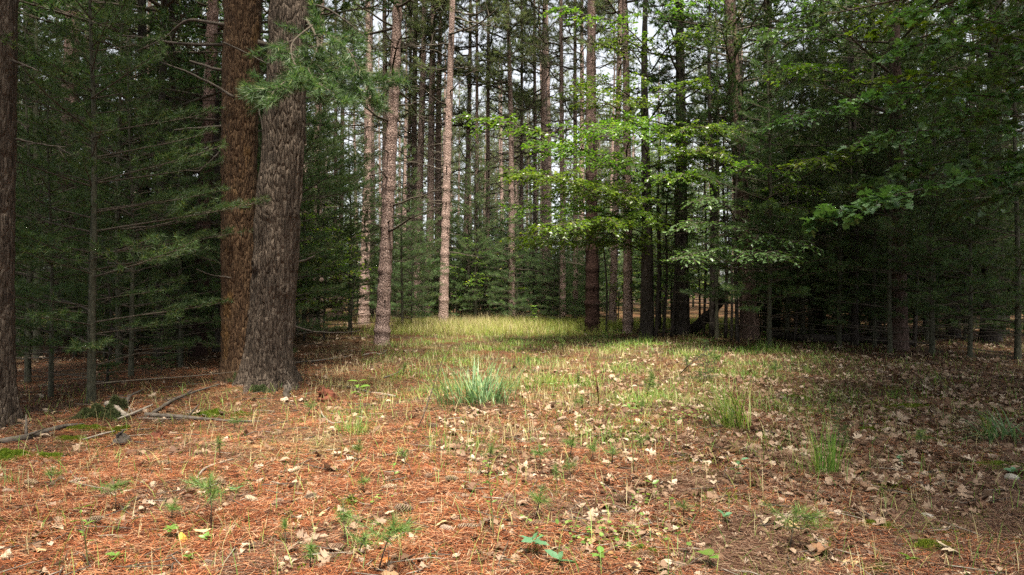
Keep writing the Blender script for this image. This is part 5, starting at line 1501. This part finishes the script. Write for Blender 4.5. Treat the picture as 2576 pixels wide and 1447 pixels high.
# ------------------------------------------------------------------ herbs
def herb(name, label, u, v, h, nl, L, mat, seed, stem_lean=(0, 0), tmpl=LEAF_OVAL, flat=.3, group=None, wide=1.0):
    r = np.random.default_rng(seed)
    p = gp(u, v)
    t = thing(name, label, "plant", p, group=group)
    mb = MB()
    top = np.array([stem_lean[0], stem_lean[1], h])
    P = smooth_path([(0, 0, -.005), top * .4 + [.004, 0, .02 * h], top * .75, top], 10)
    tube(mb, P, np.linspace(.0028 + .004 * h, .0012, 10), 5)
    mb.build("stem", M['stem'], t)
    for i in range(nl):
        f = .35 + .65 * (i + .5) / nl if h > .12 else 1 - .3 * r.random()
        k_ = min(int(f * 9), 8); a = i * 2.4 + r.random() * .6
        m2 = MB()
        d = np.array([math.cos(a), math.sin(a), .25 + .3 * r.normal() * .5])
        V0 = tmpl[0] * np.array([1, wide, 1])
        leaves(m2, [P[k_]], [d], [np.array([0, 0, 1]) + flat * r.normal(size=3)], np.array([L * (.7 + .5 * r.random())]), (V0, tmpl[1]))
        m2.build("leaf", M[mat], t, True)
    return t
herb("broad_leaved_plant", "rosette plant with long bluish leaves before the bright bushy seedling", *b3(215, 1190), .10, 7, .09, 'herb_blue', 1, wide=.8)
herb("broad_leaved_plant", "sprout with three round light green leaves near the lower edge", *b3(1990, 1330), .09, 4, .075, 'herb', 2, wide=1.5)
herb("broad_leaved_plant", "sprout with one upright pale oval leaf on mossy needles", *b3(2140, 900), .09, 4, .06, 'herb_blue', 3, wide=1.2)
herb("broad_leaved_plant", "pale two leaved sprout behind the trailing clover", *b3(1410, 520), .06, 3, .06, 'herb', 4, wide=.9)
herb("broad_leaved_plant", "leaning plant with toothed green leaves near the tall grass tuft", *b3(2200, 480), .22, 6, .08, 'herb_blue', 5, (.09, .02))
herb("broad_leaved_plant", "long leaved plant close to the lower edge below the pale leaves", *b3(480, 1340), .07, 4, .10, 'herb_blue', 6, wide=.7)
herb("broad_leaved_plant", "bright lobed sprout near the lower edge under the trailing clover", *b3(880, 1290), .08, 5, .06, 'herb', 7, wide=1.1)
herb("broad_leaved_plant", "pale green leafy rosette beside the spreading pine seedling", *b1(1710, 1010), .07, 9, .055, 'herb', 8)
herb("broad_leaved_plant", "pale little rosette in front of the spreading pine seedling", *b1(2065, 1060), .05, 6, .05, 'herb', 9)
herb("broad_leaved_plant", "thin stemmed weed with narrow drooping leaves near the picture's corner", *b1(890, 1330), .36, 9, .06, 'herb', 10, (-.05, 0), wide=.55)
herb("broad_leaved_plant", "folded bluish leaf plant on needles near the group of three cones", *b1(2380, 545), .03, 5, .07, 'herb_blue', 11, wide=.6)
herb("broad_leaved_plant", "small pale rosette near the lower edge before the slim pale cone", *b1(1900, 1250), .04, 6, .045, 'herb', 12)
herb("broad_leaved_plant", "small pale sprout in front of the white fallen leaves near the corner", *b1(1160, 1260), .05, 5, .05, 'herb', 13)
herb("broad_leaved_plant", "bluish small leaved sprig in the shade beyond the pale stone", *b4(1330, 330), .13, 12, .035, 'herb_blue', 14, wide=1.2)
herb("broad_leaved_plant", "bright green sprout at the lower edge of the mossy ground", *b4(1440, 1290), .05, 5, .06, 'herb', 15, wide=1.2)
herb("broad_leaved_plant", "dark green sprout beside the shaded stone at the edge", *b4(2480, 390), .06, 6, .07, 'herb_blue', 16)
herb("tall_weed", "tall thin weed with narrow leaves standing before the pale leaf cluster", *b2(2390, 1000), .50, 14, .05, 'herb', 17, (-.04, 0), wide=.6)
herb("tall_weed", "tallest thin weed standing amid pale leaves before the arching clump", *zr(1030, 1400), .62, 14, .07, 'herb', 18, (-.03, 0), wide=.5)
herb("tall_weed", "upright leafy weed standing in the bright far grass", 1342, 838, .95, 34, .14, 'grass_green', 19, (.02, 0), wide=.6)
herb("tall_weed", "weed with big hanging corn-like leaves behind the yellow green tuft", *zc(890, 900), .42, 10, .16, 'grass_green', 20, (-.03, 0), wide=.55)
herb("tall_weed", "reddish stemmed weed with pale leaves before the dark pine trunks", *zf(-20, 330), .45, 9, .16, 'herb', 21, (.02, 0), wide=.5)
herb("tall_weed", "slim weed with few leaves beside the single tufted seedling", *zr(380, 960), .45, 10, .05, 'herb', 22, (-.04, 0), wide=.6)
herb("tall_weed", "weed with small green leaves in the bright needles before the aslant stem", *b2(1385, 430), .14, 5, .04, 'herb', 23)
# clover-like trailing weed: nobody could count its leaves
r8 = np.random.default_rng(55)
mb = MB()
LPp, LDd, LNn, LSs = [], [], [], []
for (u, v), n_, sp in [(b3(700, 1000), 70, .16), (b3(1350, 1000), 22, .12), (b3(1050, 1080), 20, .14), (b3(1300, 690), 25, .10), (b2(1150, 680), 8, .06), (zr(1600, 960), 60, .25), (zc(1700, 300), 120, .6), (zr(400, 200), 200, 1.0), (zr(900, 330), 200, 1.0), (zr(1250, 330), 120, .8)]:
    p = gp(u, v)
    for q in range(n_):
        x = p.x + r8.normal() * sp; y = p.y + r8.normal() * sp * .7
        LPp.append((x, y, float(gh(x, y)) + .02 + .06 * r8.random())); LDd.append((r8.normal(), r8.normal(), .2)); LNn.append((.3 * r8.normal(), .3 * r8.normal(), 1)); LSs.append(.014 + .016 * r8.random() + .0016 * y)
leaves(mb, LPp, LDd, LNn, np.array(LSs), (LEAF_OVAL[0] * np.array([1, 1.5, 1]), LEAF_OVAL[1]))
o = mb.build("clover_ground_cover", M['herb']); tag(o, "small round leaved green weeds trailing over the needles", "ground cover", kind="stuff")

# ------------------------------------------------------------------ grass
def clump(label, u, v, n, h, spread, lean, width, mat, seed, name="grass_clump", bias=(0, 0), sub=None):
    r = np.random.default_rng(seed)
    p = gp(u, v)
    if sub:
        cx = np.array([c[0] for c in sub]); cy = np.array([c[1] for c in sub]); k_ = r.integers(0, len(sub), n)
        base = np.stack([cx[k_] + r.normal(size=n) * spread, cy[k_] + r.normal(size=n) * spread, np.zeros(n)], -1)
    else:
        base = np.stack([r.normal(size=n) * spread, r.normal(size=n) * spread, np.zeros(n)], -1)
    base[:, 2] = gh(p.x + base[:, 0], p.y + base[:, 1]) - p.z - .005
    az = np.arctan2(base[:, 1] + r.normal(size=n) * spread * 2 + bias[1], base[:, 0] + r.normal(size=n) * spread * 2 + bias[0])
    hh = h * (.45 + .6 * r.random(n))
    mb = MB()
    blades(mb, base, az, hh, lean * (.3 + .9 * r.random(n)), width * (.6 + .6 * r.random(n)), r, 6)
    o = mb.build(name, M[mat]); o.location = p
    return tag(o, label, "grass")
clump("large blue green grass clump arching in the middle of the clearing", 1200, 1020, 230, .66, .08, .40, .014, 'grass_blue', 1, sub=[(-.36, -.15), (-.28, .0), (-.12, .1), (0, -.02), (.14, .1), (.24, .2), (.3, .0), (-.05, .3), (.1, .35)])
clump("arching yellow green grass clump on the leafy ground before the fallen log", 1845, 1081, 110, .66, .09, .46, .012, 'grass_green', 2, bias=(-.18, .1), sub=[(0, 0), (-.06, .05), (.08, .03), (-.12, .1)])
clump("tall upright dark green grass tuft on needles near the shaded seedling", 2080, 1197, 95, .50, .045, .13, .008, 'grass_green', 3, sub=[(0, 0), (-.08, .03), (.06, .02)])
clump("broad arching grass at the shaded edge near the mossy streak", 2530, 1110, 70, .42, .07, .55, .014, 'grass_blue', 4, bias=(-.2, -.1), sub=[(0, 0), (.12, .1), (-.1, .02)])
clump("single folded bright blade tuft beside the arching grass at the edge", *zf(1870, 1090), 14, .36, .03, .10, .012, 'grass_green', 5)
clump("short yellow green tuft on bright needles below the hanging leaves weed", 892, 1096, 120, .24, .06, .12, .006, 'grass_green', 6, sub=[(0, 0), (-.1, .03), (.1, .0), (.02, .12)])
clump("flattened dry straw grass mat near the bent stick", 715, 1140, 420, .13, .14, .42, .0035, 'grass_straw', 7, bias=(.2, 0), sub=[(0, 0), (-.25, 0), (.25, .1), (-.1, -.15), (.1, .25)])
clump("small green grass tuft at the picture's edge beside the thick moss patch", *b1(130, 470), 26, .16, .035, .05, .006, 'grass_green', 8)
clump("green grass tuft growing where the needles meet the thin far grass", *zr(110, 720), 110, .30, .10, .12, .006, 'grass_green', 9, sub=[(0, 0), (.2, .1), (-.2, .1)])
clump("small arching blade tuft on the leafy ground beyond the yellow moss streak", *zf(1080, 790), 26, .28, .05, .16, .008, 'grass_green', 10)
clump("thin upright tuft at the foot of the black trunks", *zr(1130, 300), 50, .38, .08, .12, .008, 'grass_green', 11)
clump("bright grass tuft before the dark pine with level boughs", *zf(100, 400), 90, .30, .16, .14, .007, 'grass_green', 12)
clump("loose green tuft beside the reddish stemmed weed", *zf(-60, 360), 60, .40, .10, .16, .009, 'grass_green', 13)
clump("small grass tuft on leafy needles before the tall grass tuft", *zf(250, 1420), 22, .22, .05, .08, .005, 'grass_green', 14)
clump("short dry grass tuft behind the yellow green tuft", *zc(690, 690), 120, .26, .09, .14, .005, 'grass_straw', 15, sub=[(0, 0), (-.2, .1), (.25, .05)])

r9 = np.random.default_rng(88)
def grass_field(name, label, mat, n, d0, d1, dens, hlo, hhi, wmul, seed, power=1.0):
    r = np.random.default_rng(seed)
    X_, Y_ = [], []
    tot = 0
    while tot < n:
        x, y = scatter(40000, d0, d1, power, r, .78, .3)
        k_ = r.random(40000) < dens(x, y)
        X_.append(x[k_]); Y_.append(y[k_]); tot += int(k_.sum())
    x = np.concatenate(X_)[:n]; y = np.concatenate(Y_)[:n]
    h = (hlo + (hhi - hlo) * r.random(n) ** 1.5)
    base = np.stack([x, y, gh(x, y) - .005], -1)
    mb = MB()
    blades(mb, base, r.random(n) * 6.28, h, h * (.2 + .8 * r.random(n)), (.0022 + .0004 * y) * wmul * (.7 + .6 * r.random(n)), r, 3)
    o = mb.build(name, M[mat])
    return tag(o, label, "grass", kind="stuff")
def patchy(x, y, s=1.0, t=0.0):
    return np.clip(.5 + .6 * np.sin(1.3 * s * x + 1.1 * np.sin(.9 * s * y + t)) * np.sin(1.1 * s * y + 1.4 * np.sin(.8 * s * x + 2 * t)), 0, 1)
def dens_clear(x, y):
    u = x / y
    core = np.exp(-((u - .10) / .30) ** 2) * np.clip((y - 5.5) / 4, 0, 1) * (y < 26)
    wide = np.exp(-((u - .2) / .35) ** 2) * .25 * (y > 8) * (y < 20)
    return np.clip((core * .9 + wide) * (.04 + .96 * patchy(x, y, 1.7) ** 3) + .025, 0, 1) * (~((u < -.22) & (y > 10)))
grass_field("sparse_grass", "thin green grass growing through the needle litter", 'grass_green', 21000, 3.4, 26, dens_clear, .05, .24, 1.0, 1, .8)
grass_field("dry_grass", "thin straw coloured grass growing through the needle litter", 'grass_straw', 17000, 3.4, 27, lambda x, y: dens_clear(x + 1.2, y) * .9 + .02, .05, .26, .8, 2, .8)
def dens_far(x, y):
    u = x / y
    return np.exp(-((u + .02) / .13) ** 2) * (y > 21) * np.clip(.12 + .88 * patchy(x, y, .9, 1) ** 2, 0, 1) + .9 * (np.abs(u - .08) < .25) * (y > 24.5) * (y < 29) * np.clip(.25 + .75 * patchy(x, y, 1.6, 2), 0, 1)
grass_field("meadow_grass", "bright yellow green grass strip under the far pines", 'grass_far', 26000, 20, 31, dens_far, .10, .45, 1.1, 3, .3)
grass_field("tall_dry_grass", "golden seed grass standing at the clearing's far edge", 'grass_straw', 7000, 21, 29, lambda x, y: np.exp(-((x / y + .07) / .09) ** 2) * .9, .22, .68, .55, 4, .3)
